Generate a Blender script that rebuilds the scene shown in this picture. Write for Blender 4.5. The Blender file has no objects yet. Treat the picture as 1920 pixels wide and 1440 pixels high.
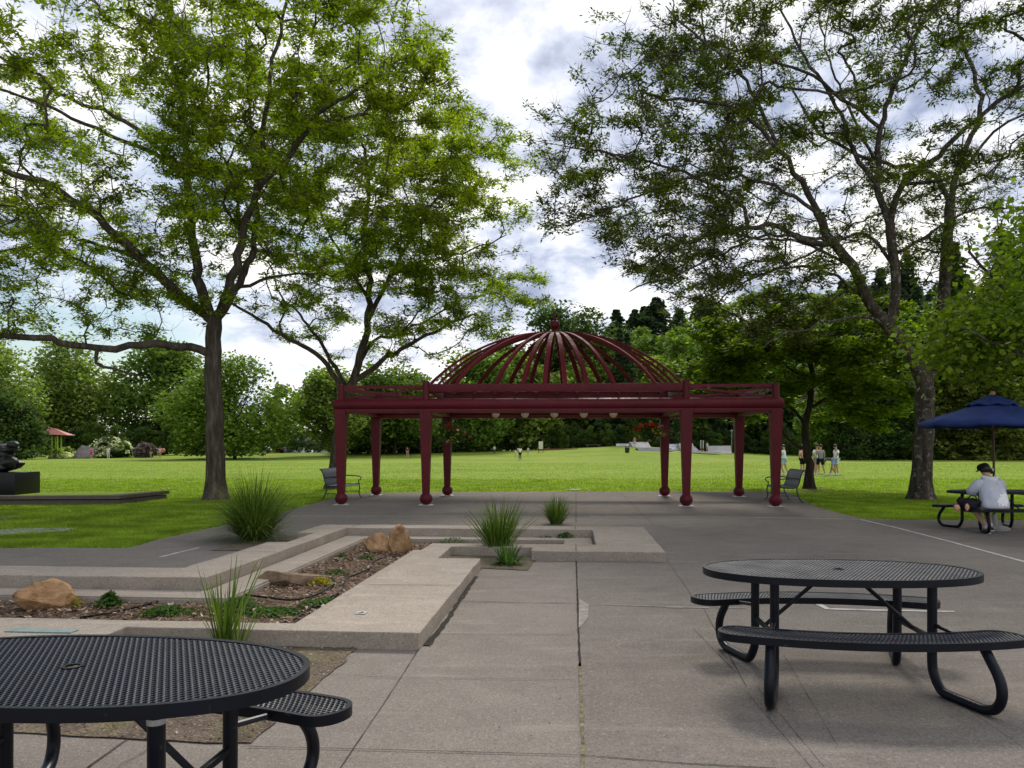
import bpy, bmesh, math, random
import numpy as np
from mathutils import Vector, Matrix, noise as mnoise
R = math.radians
scene = bpy.context.scene
col = scene.collection
F = 1442.0; HZ = 838.0; CH = 1.6          # focal length in photo pixels, horizon row, eye height

# ---------------------------------------------------------------- camera
cam = bpy.data.objects.new('camera', bpy.data.cameras.new('camera')); col.objects.link(cam)
cam.location = (0, 0, CH); cam.rotation_euler = (R(90), 0, 0)
cam.data.sensor_width = 36; cam.data.lens = F/1920*36
cam.data.shift_y = (HZ-720)/1920
cam.data.clip_start = 0.05; cam.data.clip_end = 3000
scene.camera = cam
scene.view_settings.view_transform = 'Standard'; scene.view_settings.look = 'None'
scene.view_settings.exposure = 0.40; scene.view_settings.gamma = 1

# ---------------------------------------------------------------- world
SUN_EL, SUN_AZ = 46.0, 8.0                # azimuth measured from +Y towards +X
world = bpy.data.worlds.new('World'); scene.world = world; world.use_nodes = True
def build_world():
    nt = world.node_tree; N = nt.nodes; L = nt.links; N.clear()
    out = N.new('ShaderNodeOutputWorld'); bg = N.new('ShaderNodeBackground'); bg.inputs[1].default_value = 0.1
    L.new(bg.outputs[0], out.inputs[0])
    sky = N.new('ShaderNodeTexSky'); sky.sky_type = 'NISHITA'; sky.sun_disc = False
    sky.sun_elevation = R(SUN_EL); sky.sun_rotation = R(SUN_AZ); sky.air_density = 1.2; sky.dust_density = 0.6
    tc = N.new('ShaderNodeTexCoord')
    sep = N.new('ShaderNodeSeparateXYZ'); L.new(tc.outputs['Generated'], sep.inputs[0])
    def M(op, a, b=None, c=None, clamp=False):
        n = N.new('ShaderNodeMath'); n.operation = op; n.use_clamp = clamp
        for i, v in enumerate((a, b, c)):
            if v is None: continue
            if isinstance(v, (int, float)): n.inputs[i].default_value = v
            else: L.new(v, n.inputs[i])
        return n.outputs[0]
    z = M('ADD', M('MAXIMUM', sep.outputs[2], 0.0), 0.34)
    px = M('DIVIDE', sep.outputs[0], z); py = M('DIVIDE', sep.outputs[1], z)
    cmb = N.new('ShaderNodeCombineXYZ'); L.new(px, cmb.inputs[0]); L.new(py, cmb.inputs[1])
    def noise(scale, det, rough, off, dist=0.0):
        mp = N.new('ShaderNodeMapping'); mp.inputs[1].default_value = off; L.new(cmb.outputs[0], mp.inputs[0])
        n = N.new('ShaderNodeTexNoise'); n.inputs['Scale'].default_value = scale; n.inputs['Detail'].default_value = det
        n.inputs['Roughness'].default_value = rough; n.inputs['Distortion'].default_value = dist
        L.new(mp.outputs[0], n.inputs[0]); return n.outputs[0]
    def ramp(fac, a, b, ca=(0,0,0,1), cb=(1,1,1,1), interp='LINEAR', mids=()):
        n = N.new('ShaderNodeValToRGB'); n.color_ramp.interpolation = interp
        n.color_ramp.elements[0].position = a; n.color_ramp.elements[0].color = ca
        n.color_ramp.elements[1].position = b; n.color_ramp.elements[1].color = cb
        for p, c in mids:
            e = n.color_ramp.elements.new(p); e.color = c
        L.new(fac, n.inputs[0]); return n.outputs[0]
    n1 = noise(1.5, 9, 0.55, (3.1, 1.7, 0), 0.25)      # shape of the breaks
    n2 = noise(2.6, 10, 0.58, (7.3, 2.2, 0), 0.35)       # light and dark cloud
    n3 = noise(7.0, 8, 0.60, (1.3, 5.2, 0), 0.2)
    # breaks in the cloud mostly to the left
    bias = M('MULTIPLY', M('ADD', sep.outputs[0], 0.27), 0.60)
    cover = ramp(M('ADD', n1, bias), 0.33, 0.50)
    shade = M('ADD', M('MULTIPLY', n2, 0.60), M('MULTIPLY', n3, 0.40))
    cc = ramp(shade, 0.395, 0.585, (3.0, 3.5, 4.9, 1), (11.6, 11.2, 10.5, 1), mids=((0.45, (5.0, 5.5, 6.8, 1)), (0.51, (7.7, 7.9, 8.5, 1))))
    # brightening round the hidden sun
    sd = Vector((math.sin(R(-3)), math.cos(R(-3))*1.0, 0)); sd = Vector((sd.x*math.cos(R(29)), sd.y*math.cos(R(29)), math.sin(R(29))))
    dot = N.new('ShaderNodeVectorMath'); dot.operation = 'DOT_PRODUCT'; L.new(tc.outputs['Generated'], dot.inputs[0]); dot.inputs[1].default_value = sd
    glow = M('POWER', M('MAXIMUM', dot.outputs['Value'], 0.0), 40.0)
    gl = N.new('ShaderNodeMix'); gl.data_type = 'RGBA'; gl.blend_type = 'ADD'; L.new(M('MULTIPLY', glow, 0.22), gl.inputs[0])
    L.new(cc, gl.inputs[6]); gl.inputs[7].default_value = (5.0, 4.4, 3.6, 1)
    # horizon: clouds merge to a paler veil
    hz = M('SUBTRACT', 1.0, M('MULTIPLY', M('MAXIMUM', sep.outputs[2], 0.0), 5.5), clamp=True)
    hm = N.new('ShaderNodeMix'); hm.data_type = 'RGBA'; L.new(M('MULTIPLY', hz, 0.55), hm.inputs[0])
    L.new(gl.outputs[2], hm.inputs[6]); hm.inputs[7].default_value = (6.9, 7.2, 7.9, 1)
    sb = N.new('ShaderNodeVectorMath'); sb.operation = 'SCALE'; L.new(sky.outputs[0], sb.inputs[0]); sb.inputs[3].default_value = 0.85
    mx = N.new('ShaderNodeMix'); mx.data_type = 'RGBA'; L.new(M('MULTIPLY', cover, 0.97), mx.inputs[0])
    L.new(sb.outputs[0], mx.inputs[6]); L.new(hm.outputs[2], mx.inputs[7])
    L.new(mx.outputs[2], bg.inputs[0])
build_world()
sun = bpy.data.objects.new('sun', bpy.data.lights.new('sun', 'SUN')); col.objects.link(sun)
sun.data.energy = 2.3; sun.data.angle = R(13); sun.data.color = (1.0, 0.95, 0.86)
_d = Vector((math.sin(R(SUN_AZ))*math.cos(R(SUN_EL)), math.cos(R(SUN_AZ))*math.cos(R(SUN_EL)), math.sin(R(SUN_EL))))
sun.rotation_euler = _d.to_track_quat('Z', 'Y').to_euler()

# ---------------------------------------------------------------- helpers
def G(x, y, z=0.0):
    "photo pixel -> world point at height z"
    D = F*(CH-z)/(y-HZ); return Vector(((x-960)/F*D, D, z))
def P(x, y, D):
    return Vector(((x-960)/F*D, D, CH-(y-HZ)/F*D))
TH = R(4.5); CT, ST = math.cos(TH), math.sin(TH)
def UV(u, v, z=0.0): return Vector((u*CT+v*ST, -u*ST+v*CT, z))
def link(o, parent=None):
    col.objects.link(o)
    if parent: o.parent = parent
    return o
def tag(o, label=None, cat=None, group=None, kind=None):
    if label: o['label'] = label
    if cat: o['category'] = cat
    if group: o['group'] = group
    if kind: o['kind'] = kind
    return o
def thing(name, label, cat, loc=(0,0,0), rz=0.0, group=None):
    o = bpy.data.objects.new(name, None); o.empty_display_size = 0.2; col.objects.link(o)
    o.location = loc; o.rotation_euler = (0, 0, rz)
    return tag(o, label, cat, group)
def kids(o): return [c for c in bpy.data.objects if c.parent == o]
def copy_tree(o, parent=None):
    c = o.copy(); col.objects.link(c); c.parent = parent
    for ch in kids(o): copy_tree(ch, c)
    return c
def mesh_from(name, V, Fc, mat=None, smooth=False, ang=None):
    me = bpy.data.meshes.new(name); me.from_pydata([tuple(v) for v in V], [], Fc)
    if mat: me.materials.append(mat)
    if smooth or ang:
        me.polygons.foreach_set('use_smooth', [True]*len(me.polygons))
        if ang: me.set_sharp_from_angle(angle=R(ang))
    me.update(); return me
def np_mesh(name, V, k, mat=None, smooth=False):
    "V: (N*k,3) array, faces are consecutive runs of k verts"
    n = len(V)//k; me = bpy.data.meshes.new(name)
    me.vertices.add(n*k); me.vertices.foreach_set('co', np.asarray(V, dtype=np.float32).ravel())
    me.loops.add(n*k); me.loops.foreach_set('vertex_index', np.arange(n*k, dtype=np.int32))
    me.polygons.add(n); me.polygons.foreach_set('loop_start', np.arange(0, n*k, k, dtype=np.int32))
    me.polygons.foreach_set('loop_total', np.full(n, k, dtype=np.int32))
    if mat: me.materials.append(mat)
    me.update(calc_edges=True); return me
class MB:
    def __init__(s): s.v = []; s.f = []
    def add(s, V, Fc, M=None):
        b = len(s.v)
        for p in V: s.v.append(tuple(M @ Vector(p)) if M is not None else tuple(p))
        for f in Fc: s.f.append(tuple(i+b for i in f))
        return s
    def box(s, c, size, rz=0.0, rot=None, bev=0.0):
        x, y, z = [d/2 for d in size]
        M = Matrix.Translation(Vector(c)) @ (rot.to_4x4() if rot is not None else Matrix.Rotation(rz, 4, 'Z'))
        if bev <= 0:
            V = [(-x,-y,-z),(x,-y,-z),(x,y,-z),(-x,y,-z),(-x,-y,z),(x,-y,z),(x,y,z),(-x,y,z)]
            return s.add(V, [(0,3,2,1),(4,5,6,7),(0,1,5,4),(1,2,6,5),(2,3,7,6),(3,0,4,7)], M)
        bm = bmesh.new(); bmesh.ops.create_cube(bm, size=1.0)
        for q in bm.verts: q.co = Vector((q.co.x*2*x, q.co.y*2*y, q.co.z*2*z))
        bmesh.ops.bevel(bm, geom=bm.edges[:], offset=bev, segments=2, affect='EDGES', profile=0.6)
        bm.verts.ensure_lookup_table()
        s.add([q.co for q in bm.verts], [[q.index for q in f.verts] for f in bm.faces], M); bm.free(); return s
    def sweep(s, pts, rad, n=8, caps=True, sq=None, closed=False, up=None):
        "tube along pts; rad scalar or list; sq=(w,h) gives a rectangular section"
        pts = [Vector(p) for p in pts]; m = len(pts)
        if not hasattr(rad, '__len__'): rad = [rad]*m
        T = []
        for i in range(m):
            if closed: t = pts[(i+1) % m]-pts[i-1]
            else: t = pts[min(i+1, m-1)]-pts[max(i-1, 0)]
            T.append(t.normalized() if t.length > 1e-9 else Vector((0,0,1)))
        a = Vector(up) if up is not None else (Vector((0,0,1)) if abs(T[0].z) < 0.9 else Vector((1,0,0)))
        nrm = (a - T[0]*a.dot(T[0])).normalized(); b0 = len(s.v)
        for i in range(m):
            if up is not None: nrm = (Vector(up) - T[i]*Vector(up).dot(T[i]));
            else: nrm = nrm - T[i]*nrm.dot(T[i])
            nrm = nrm.normalized() if nrm.length > 1e-6 else T[i].orthogonal().normalized()
            bi = T[i].cross(nrm)
            if sq:
                w, h = sq[0]/2*rad[i], sq[1]/2*rad[i]
                for sx, sy in ((-1,-1),(1,-1),(1,1),(-1,1)): s.v.append(tuple(pts[i]+bi*(sx*w)+nrm*(sy*h)))
            else:
                for k in range(n):
                    an = 2*math.pi*k/n; s.v.append(tuple(pts[i]+(nrm*math.cos(an)+bi*math.sin(an))*rad[i]))
        q = 4 if sq else n
        for i in range(m if closed else m-1):
            j = (i+1) % m
            for k in range(q):
                s.f.append((b0+i*q+k, b0+i*q+(k+1) % q, b0+j*q+(k+1) % q, b0+j*q+k))
        if caps and not closed:
            s.f.append(tuple(b0+k for k in range(q))[::-1]); s.f.append(tuple(b0+(m-1)*q+k for k in range(q)))
        return s
    def lathe(s, prof, c=(0,0,0), n=24, sx=1.0, sy=1.0, M=None):
        b0 = len(s.v); c = Vector(c)
        for r, z in prof:
            for k in range(n):
                a = 2*math.pi*k/n; p = Vector((r*math.cos(a)*sx, r*math.sin(a)*sy, z))
                s.v.append(tuple((M @ p if M is not None else p)+c))
        for i in range(len(prof)-1):
            for k in range(n):
                s.f.append((b0+i*n+k, b0+i*n+(k+1) % n, b0+(i+1)*n+(k+1) % n, b0+(i+1)*n+k))
        s.f.append(tuple(b0+k for k in range(n))[::-1]); s.f.append(tuple(b0+(len(prof)-1)*n+k for k in range(n)))
        return s
    def ball(s, c, r, n=16, m=10, sc=(1,1,1), noise=0.0, seed=0, rot=None):
        prof = [(math.sin(math.pi*i/m), -math.cos(math.pi*i/m)) for i in range(m+1)]
        prof[0] = (1e-3, -1); prof[-1] = (1e-3, 1); b0 = len(s.v); s.lathe(prof, (0,0,0), n)
        for i in range(b0, len(s.v)):
            p = Vector(s.v[i]); k = 1.0
            if noise: k += noise*mnoise.noise(p*1.6+Vector((seed*7.1, seed*3.3, 0)))+noise*0.4*mnoise.noise(p*4+Vector((seed, 0, 0)))
            p = Vector((p.x*sc[0], p.y*sc[1], p.z*sc[2]))*r*k
            if rot is not None: p = rot @ p
            s.v[i] = tuple(p+Vector(c))
        return s
    def build(s, name, mat, parent=None, smooth=True, ang=35, loc=None):
        me = mesh_from(name, s.v, s.f, mat, smooth, ang if smooth else None)
        o = bpy.data.objects.new(name, me); link(o, parent)
        if loc is not None: o.location = loc
        return o
def fill_poly(outer, holes=(), z=0.0):
    "triangulated polygon with holes -> bmesh with dissolved faces"
    bm = bmesh.new()
    E = []
    for loop in (outer,)+tuple(holes):
        vs = [bm.verts.new((p[0], p[1], z)) for p in loop]
        for i in range(len(vs)): E.append(bm.edges.new((vs[i], vs[(i+1) % len(vs)])))
    bmesh.ops.triangle_fill(bm, use_beauty=True, use_dissolve=False, edges=E)
    bmesh.ops.recalc_face_normals(bm, faces=bm.faces)
    for f in bm.faces:
        if f.normal.z < 0: f.normal_flip()
    return bm
def bm_obj(name, bm, mat, parent=None):
    me = bpy.data.meshes.new(name); bm.to_mesh(me); bm.free()
    if mat: me.materials.append(mat)
    return link(bpy.data.objects.new(name, me), parent)

# ---------------------------------------------------------------- materials
def mat_base(name):
    m = bpy.data.materials.new(name); m.use_nodes = True
    nt = m.node_tree; b = nt.nodes['Principled BSDF']; return m, nt, b
def setp(b, col_=None, rough=None, spec=None, metal=None, coat=None):
    if col_ is not None: b.inputs['Base Color'].default_value = (*col_, 1)
    if rough is not None: b.inputs['Roughness'].default_value = rough
    if spec is not None: b.inputs['Specular IOR Level'].default_value = spec
    if metal is not None: b.inputs['Metallic'].default_value = metal
    if coat is not None: b.inputs['Coat Weight'].default_value = coat
class NT:
    def __init__(s, nt): s.nt = nt; s.N = nt.nodes; s.L = nt.links; s.tc = s.N.new('ShaderNodeTexCoord')
    def noise(s, scale, det=4, rough=0.5, vec=None, st=(1,1,1), dist=0.0, loc=(0,0,0)):
        mp = s.N.new('ShaderNodeMapping'); mp.inputs[3].default_value = st; mp.inputs[1].default_value = loc
        s.L.new(vec or s.tc.outputs['Object'], mp.inputs[0])
        n = s.N.new('ShaderNodeTexNoise'); n.inputs['Scale'].default_value = scale; n.inputs['Detail'].default_value = det
        n.inputs['Roughness'].default_value = rough; n.inputs['Distortion'].default_value = dist
        s.L.new(mp.outputs[0], n.inputs[0]); return n.outputs[0]
    def vor(s, scale, feat='F1', st=(1,1,1), out='Distance'):
        mp = s.N.new('ShaderNodeMapping'); mp.inputs[3].default_value = st; s.L.new(s.tc.outputs['Object'], mp.inputs[0])
        n = s.N.new('ShaderNodeTexVoronoi'); n.feature = feat; n.inputs['Scale'].default_value = scale
        s.L.new(mp.outputs[0], n.inputs[0]); return n.outputs[out]
    def ramp(s, fac, stops):
        n = s.N.new('ShaderNodeValToRGB'); e = n.color_ramp.elements
        while len(e) < len(stops): e.new(0.5)
        for i, (p, c) in enumerate(stops):
            e[i].position = p
            e[i].color = (c, c, c, 1) if isinstance(c, (int, float)) else (*c, 1)
        s.L.new(fac, n.inputs[0]); return n.outputs[0]
    def mix(s, fac, a, b, blend='MIX'):
        n = s.N.new('ShaderNodeMix'); n.data_type = 'RGBA'; n.blend_type = blend
        for i, v in ((0, fac), (6, a), (7, b)):
            if isinstance(v, (int, float)): n.inputs[i].default_value = v
            elif isinstance(v, tuple): n.inputs[i].default_value = (*v, 1)
            else: s.L.new(v, n.inputs[i])
        return n.outputs[2]
    def math(s, op, a, b=0.0, clamp=False):
        n = s.N.new('ShaderNodeMath'); n.operation = op; n.use_clamp = clamp
        for i, v in enumerate((a, b)):
            if isinstance(v, (int, float)): n.inputs[i].default_value = v
            else: s.L.new(v, n.inputs[i])
        return n.outputs[0]
    def bump(s, h, b, strength=0.3, dist=0.01):
        n = s.N.new('ShaderNodeBump'); n.inputs['Strength'].default_value = strength; n.inputs['Distance'].default_value = dist
        s.L.new(h, n.inputs['Height']); s.L.new(n.outputs[0], b.inputs['Normal']); return n
def M_plain(name, c, rough=0.6, spec=0.4, var=0.12, scale=6, metal=0, bump=0.0, bscale=80, coat=None):
    m, nt, b = mat_base(name); setp(b, c, rough, spec, metal, coat); t = NT(nt)
    n = t.noise(scale, 6, 0.6)
    t.L.new(t.ramp(n, [(0.3, tuple(x*(1-var) for x in c)), (0.7, tuple(min(1, x*(1+var)) for x in c))]), b.inputs['Base Color'])
    if bump: t.bump(t.noise(bscale, 4, 0.6), b, bump, 0.005)
    return m
def M_leaf(name, c1, c2, c3, trans=0.4, scale=0.6, rough=0.6):
    m, nt, b = mat_base(name); setp(b, c2, rough, 0.12); t = NT(nt)
    geo = t.N.new('ShaderNodeNewGeometry')
    a = t.ramp(geo.outputs['Random Per Island'], [(0.0, c1), (0.5, c2), (1.0, c3)])
    n = t.ramp(t.noise(scale, 3, 0.6), [(0.35, 0.65), (0.65, 1.25)])
    c = t.mix(1.0, a, n, 'MULTIPLY'); t.L.new(c, b.inputs['Base Color'])
    tr = t.N.new('ShaderNodeBsdfTranslucent')
    c2_ = t.mix(1.0, c, (1.35, 1.5, 0.6), 'MULTIPLY'); t.L.new(c2_, tr.inputs[0])
    ms = t.N.new('ShaderNodeMixShader'); ms.inputs[0].default_value = trans
    t.L.new(b.outputs[0], ms.inputs[1]); t.L.new(tr.outputs[0], ms.inputs[2])
    t.L.new(ms.outputs[0], t.N['Material Output'].inputs[0]); return m
def M_bark(name, c1, c2, lichen=0.0):
    m, nt, b = mat_base(name); setp(b, c1, 0.95, 0.05); t = NT(nt)
    n = t.noise(9, 8, 0.65, st=(1,1,0.18), dist=0.4); n2 = t.noise(1.3, 4, 0.6)
    c = t.ramp(n, [(0.35, tuple(x*0.45 for x in c1)), (0.55, c1), (0.75, c2)])
    if lichen:
        l = t.ramp(t.noise(7, 6, 0.7), [(0.56, 0.0), (0.64, lichen)])
        c = t.mix(l, c, (0.30, 0.31, 0.26))
    c = t.mix(t.ramp(n2, [(0.4, 0.0), (0.7, 0.35)]), c, tuple(x*0.6 for x in c2))
    t.L.new(c, b.inputs['Base Color']); t.bump(n, b, 0.9, 0.03); return m
def M_concrete(name, base, warm, speck=1.0, rough=0.95, streak=0.0):
    m, nt, b = mat_base(name); setp(b, base, rough, 0.08); t = NT(nt)
    big = t.noise(0.5, 6, 0.6, loc=(4,2,1)); mid = t.noise(3.2, 7, 0.65); fine = t.noise(60, 5, 0.85); vf = t.vor(95)
    c = t.ramp(big, [(0.3, tuple(x*0.80 for x in base)), (0.7, tuple(x*1.12 for x in base))])
    c = t.mix(t.ramp(mid, [(0.42, 0.0), (0.72, 0.55)]), c, warm)
    c = t.mix(t.ramp(fine, [(0.34, 0.9*speck), (0.50, 0.0)]), c, tuple(x*0.38 for x in base))
    c = t.mix(t.ramp(t.noise(38, 4, 0.8, loc=(7,3,9)), [(0.54, 0.0), (0.68, 0.75*speck)]), c, tuple(min(1, x*1.75) for x in base))
    c = t.mix(t.ramp(t.noise(11, 6, 0.75, loc=(2,8,1)), [(0.52, 0.0), (0.70, 0.45)]), c, tuple(x*0.66 for x in base))
    c = t.mix(t.ramp(vf, [(0.10, 0.8*speck), (0.30, 0.0)]), c, tuple(min(1, x*1.9) for x in base))
    st = t.noise(1.0, 6, 0.6, st=(0.7, 4.5, 1), loc=(9,1,0))
    c = t.mix(t.ramp(st, [(0.56, 0.0), (0.74, 0.35)]), c, tuple(min(1, x*1.35) for x in warm))
    dk = t.noise(0.9, 5, 0.6, st=(1.0, 1.8, 1), loc=(-3,7,0))
    c = t.mix(t.ramp(dk, [(0.55, 0.0), (0.75, 0.35)]), c, tuple(x*0.62 for x in base))
    t.L.new(c, b.inputs['Base Color']); t.bump(t.mix(0.5, fine, vf), b, 0.6, 0.006); return m
MT = {}
MT['paving'] = M_concrete('paving', (0.212, 0.184, 0.158), (0.285, 0.248, 0.211))
MT['asphalt'] = M_concrete('asphalt', (0.188, 0.164, 0.141), (0.245, 0.214, 0.184), 1.0)
MT['wall_concrete'] = M_concrete('wall_concrete', (0.33, 0.280, 0.230), (0.42, 0.357, 0.295), 0.9)
MT['old_concrete'] = M_concrete('old_concrete', (0.12, 0.10, 0.085), (0.17, 0.145, 0.12), 0.6)
MT['pale_concrete'] = M_concrete('pale_concrete', (0.36, 0.36, 0.35), (0.45, 0.44, 0.42), 0.4)
MT['joint'] = M_plain('joint', (0.035, 0.032, 0.026), 0.95, 0.1, 0.5, 30)
MT['joint_sand'] = M_plain('joint_sand', (0.17, 0.145, 0.09), 0.95, 0.1, 0.7, 14)
MT['joint_pale'] = M_plain('joint_pale', (0.27, 0.245, 0.215), 0.95, 0.1, 0.3, 14)
MT['paint'] = M_plain('paint', (0.46, 0.44, 0.40), 0.8, 0.3, 0.35, 9)
def m_grass():
    m, nt, b = mat_base('grass_ground'); setp(b, (0.1, 0.17, 0.03), 0.95, 0.1); t = NT(nt)
    c = t.ramp(t.noise(0.16, 6, 0.6, st=(0.6,1,1)), [(0.3, (0.160,0.240,0.028)), (0.52, (0.220,0.295,0.038)), (0.74, (0.30,0.34,0.062))])
    f = t.ramp(t.noise(14, 5, 0.75, st=(0.45,1.6,1)), [(0.3, 0.55), (0.7, 1.35)])
    f2 = t.ramp(t.noise(1.7, 5, 0.7, st=(0.35,1.4,1)), [(0.3, 0.78), (0.7, 1.18)])
    c = t.mix(1.0, c, f, 'MULTIPLY'); c = t.mix(1.0, c, f2, 'MULTIPLY'); t.L.new(c, b.inputs['Base Color'])
    t.bump(t.noise(30, 4, 0.7), b, 0.6, 0.03); return m
MT['grass'] = m_grass()
MT['blade'] = M_leaf('lawn_blade', (0.15,0.24,0.022), (0.23,0.335,0.034), (0.37,0.43,0.07), 0.45, 1.2)
def m_dirt(name, base, chip, chips=1.0, green=0.0):
    m, nt, b = mat_base(name); setp(b, base, 0.95, 0.1); t = NT(nt)
    c = t.ramp(t.noise(6, 8, 0.7), [(0.3, tuple(x*0.55 for x in base)), (0.7, tuple(x*1.3 for x in base))])
    v = t.vor(55, st=(1,1.6,1)); vc = t.vor(55, st=(1,1.6,1), out='Color')
    hs = t.N.new('ShaderNodeSeparateColor'); t.L.new(vc, hs.inputs[0])
    c = t.mix(t.math('MULTIPLY', t.ramp(hs.outputs[0], [(0.72, 0.0), (0.82, chips)]), t.ramp(v, [(0.25, 1.0), (0.5, 0.0)])), c, chip)
    if green:
        c = t.mix(t.ramp(t.noise(2.3, 6, 0.65), [(0.5, 0.0), (0.62, green)]), c, t.ramp(t.noise(40, 3, 0.6), [(0.3, (0.10,0.12,0.03)), (0.7, (0.32,0.29,0.10))]))
    t.L.new(c, b.inputs['Base Color']); t.bump(t.mix(0.5, t.noise(25, 6, 0.7), v), b, 0.8, 0.02); return m
MT['mulch'] = m_dirt('mulch', (0.14,0.095,0.065), (0.42,0.33,0.24))
MT['dirt'] = m_dirt('dirt', (0.145,0.112,0.085), (0.34,0.28,0.21), 0.9, 0.30)
MT['maroon'] = M_plain('maroon_paint', (0.095,0.005,0.011), 0.48, 0.28, 0.22, 1.5)
MT['maroon_rib'] = M_plain('maroon_rib', (0.122,0.010,0.016), 0.65, 0.2, 0.12, 3)
def m_painted(name, c, rough, spec, streak=.35, chip=(.30,.17,.15), chips=.6):
    m, nt, b = mat_base(name); setp(b, c, rough, spec); t = NT(nt)
    a = t.ramp(t.noise(1.3, 5, .6), [(.3, tuple(x*.82 for x in c)), (.7, tuple(min(1, x*1.16) for x in c))])
    a = t.mix(t.ramp(t.noise(7, 6, .7, st=(1,1,.10)), [(.50, 0.0), (.72, streak)]), a, tuple(x*.50+.004 for x in c))
    a = t.mix(t.ramp(t.noise(26, 5, .7), [(.66, 0.0), (.70, chips)]), a, chip)
    t.L.new(a, b.inputs['Base Color']); t.L.new(t.ramp(t.noise(5, 5, .7), [(.3, rough*.8), (.7, min(1, rough*1.35))]), b.inputs['Roughness']); t.bump(t.noise(60, 4, .6), b, .12, .003); return m
MT['maroon'] = m_painted('maroon_paint', (0.100,0.0048,0.0105), 0.48, 0.28, .4, (.19,.05,.05), .5)
MT['maroon_rib'] = m_painted('maroon_rib', (0.122,0.010,0.016), 0.65, 0.2, .4, (.2,.07,.06), .4)
MT['steel'] = M_plain('galvanised_plate', (0.5,0.48,0.45), 0.5, 0.5, 0.3, 20)
MT['glassglobe'] = M_plain('lamp_glass', (0.62,0.50,0.36), 0.2, 0.6, 0.1, 8)
MT['tcoat'] = M_plain('navy_coating', (0.004,0.005,0.010), 0.36, 0.26, 0.3, 5, bump=0.25, bscale=160)
MT['tplate'] = M_plain('navy_mesh_top', (0.013,0.016,0.025), 0.48, 0.30, 0.25, 5, bump=0.2, bscale=120)
MT['tcoat'] = m_painted('navy_coating', (0.004,0.0055,0.011), 0.36, 0.26, .0, (.05,.055,.065), .7)
MT['tplate'] = m_painted('navy_mesh_top', (0.011,0.0145,0.025), 0.47, 0.30, .0, (.055,.06,.075), .7)
MT['silver'] = M_plain('worn_tape', (0.42,0.42,0.40), 0.5, 0.5, 0.3, 30)
MT['black_metal'] = M_plain('black_metal', (0.015,0.016,0.018), 0.4, 0.5, 0.2, 5)
MT['bench_mesh'] = M_plain('bench_mesh_grey', (0.075,0.085,0.105), 0.5, 0.5, 0.2, 12)
MT['bronze'] = M_plain('dark_bronze', (0.018,0.017,0.018), 0.45, 0.4, 0.3, 4, bump=0.3, bscale=14)
MT['granite'] = M_plain('black_granite', (0.006,0.007,0.009), 0.35, 0.3, 0.3, 30)
MT['canvas'] = M_plain('navy_canvas', (0.028,0.048,0.150), 0.85, 0.15, 0.18, 4, bump=0.3, bscale=300)
MT['canvas2'] = M_plain('navy_canvas_seam', (0.026,0.045,0.150), 0.85, 0.15, 0.18, 4)
MT['wood'] = M_plain('stained_wood', (0.07,0.032,0.016), 0.5, 0.4, 0.3, 12)
MT['hose'] = M_plain('black_hose', (0.010,0.010,0.012), 0.7, 0.15, 0.2, 12)
def m_rock(name, a, bcol, c3):
    m, nt, b = mat_base(name); setp(b, a, 0.85, 0.25); t = NT(nt)
    n = t.noise(5, 8, 0.65, dist=0.5); c = t.ramp(n, [(0.32, tuple(x*0.4 for x in a)), (0.48, a), (0.62, bcol), (0.8, c3)])
    t.L.new(c, b.inputs['Base Color']); t.bump(t.noise(16, 8, 0.7), b, 0.7, 0.03); return m
MT['rock_tan'] = m_rock('sandstone', (0.40,0.235,0.115), (0.54,0.335,0.175), (0.66,0.48,0.32))
MT['rock_grey'] = m_rock('weathered_stone', (0.20,0.135,0.08), (0.28,0.20,0.13), (0.36,0.28,0.20))
MT['locust'] = M_leaf('locust_leaf', (0.100,0.140,0.012), (0.215,0.280,0.018), (0.37,0.44,0.030), 0.62, 0.55)
MT['locust2'] = M_leaf('locust_leaf_dark', (0.042,0.064,0.008), (0.085,0.122,0.012), (0.18,0.225,0.020), 0.40, 0.55)  # darker, less translucent leaf colour for the whole right locust
MT['spring'] = M_leaf('spring_leaf', (0.08,0.125,0.010), (0.145,0.215,0.014), (0.24,0.32,0.02), 0.5, 0.7)
MT['linden'] = M_leaf('broad_leaf', (0.11,0.17,0.016), (0.19,0.27,0.026), (0.32,0.42,0.05), 0.5, 0.8, 0.35)
MT['yucca'] = M_leaf('strap_leaf', (0.05,0.10,0.012), (0.10,0.165,0.025), (0.20,0.26,0.07), 0.3, 1.5)
MT['herb'] = M_leaf('herb_leaf', (0.04,0.10,0.02), (0.075,0.15,0.03), (0.12,0.19,0.05), 0.35, 3)
MT['herb_yellow'] = M_leaf('yellow_leaf', (0.25,0.24,0.02), (0.42,0.36,0.03), (0.5,0.42,0.04), 0.35, 3)
MT['bark'] = M_bark('locust_bark', (0.088,0.070,0.056), (0.24,0.20,0.162))
MT['bark_lichen'] = M_bark('lichen_bark', (0.080,0.063,0.051), (0.20,0.166,0.134), 0.9)
MT['bark_dark'] = M_bark('dark_bark', (0.05,0.038,0.03), (0.09,0.072,0.058))
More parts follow.
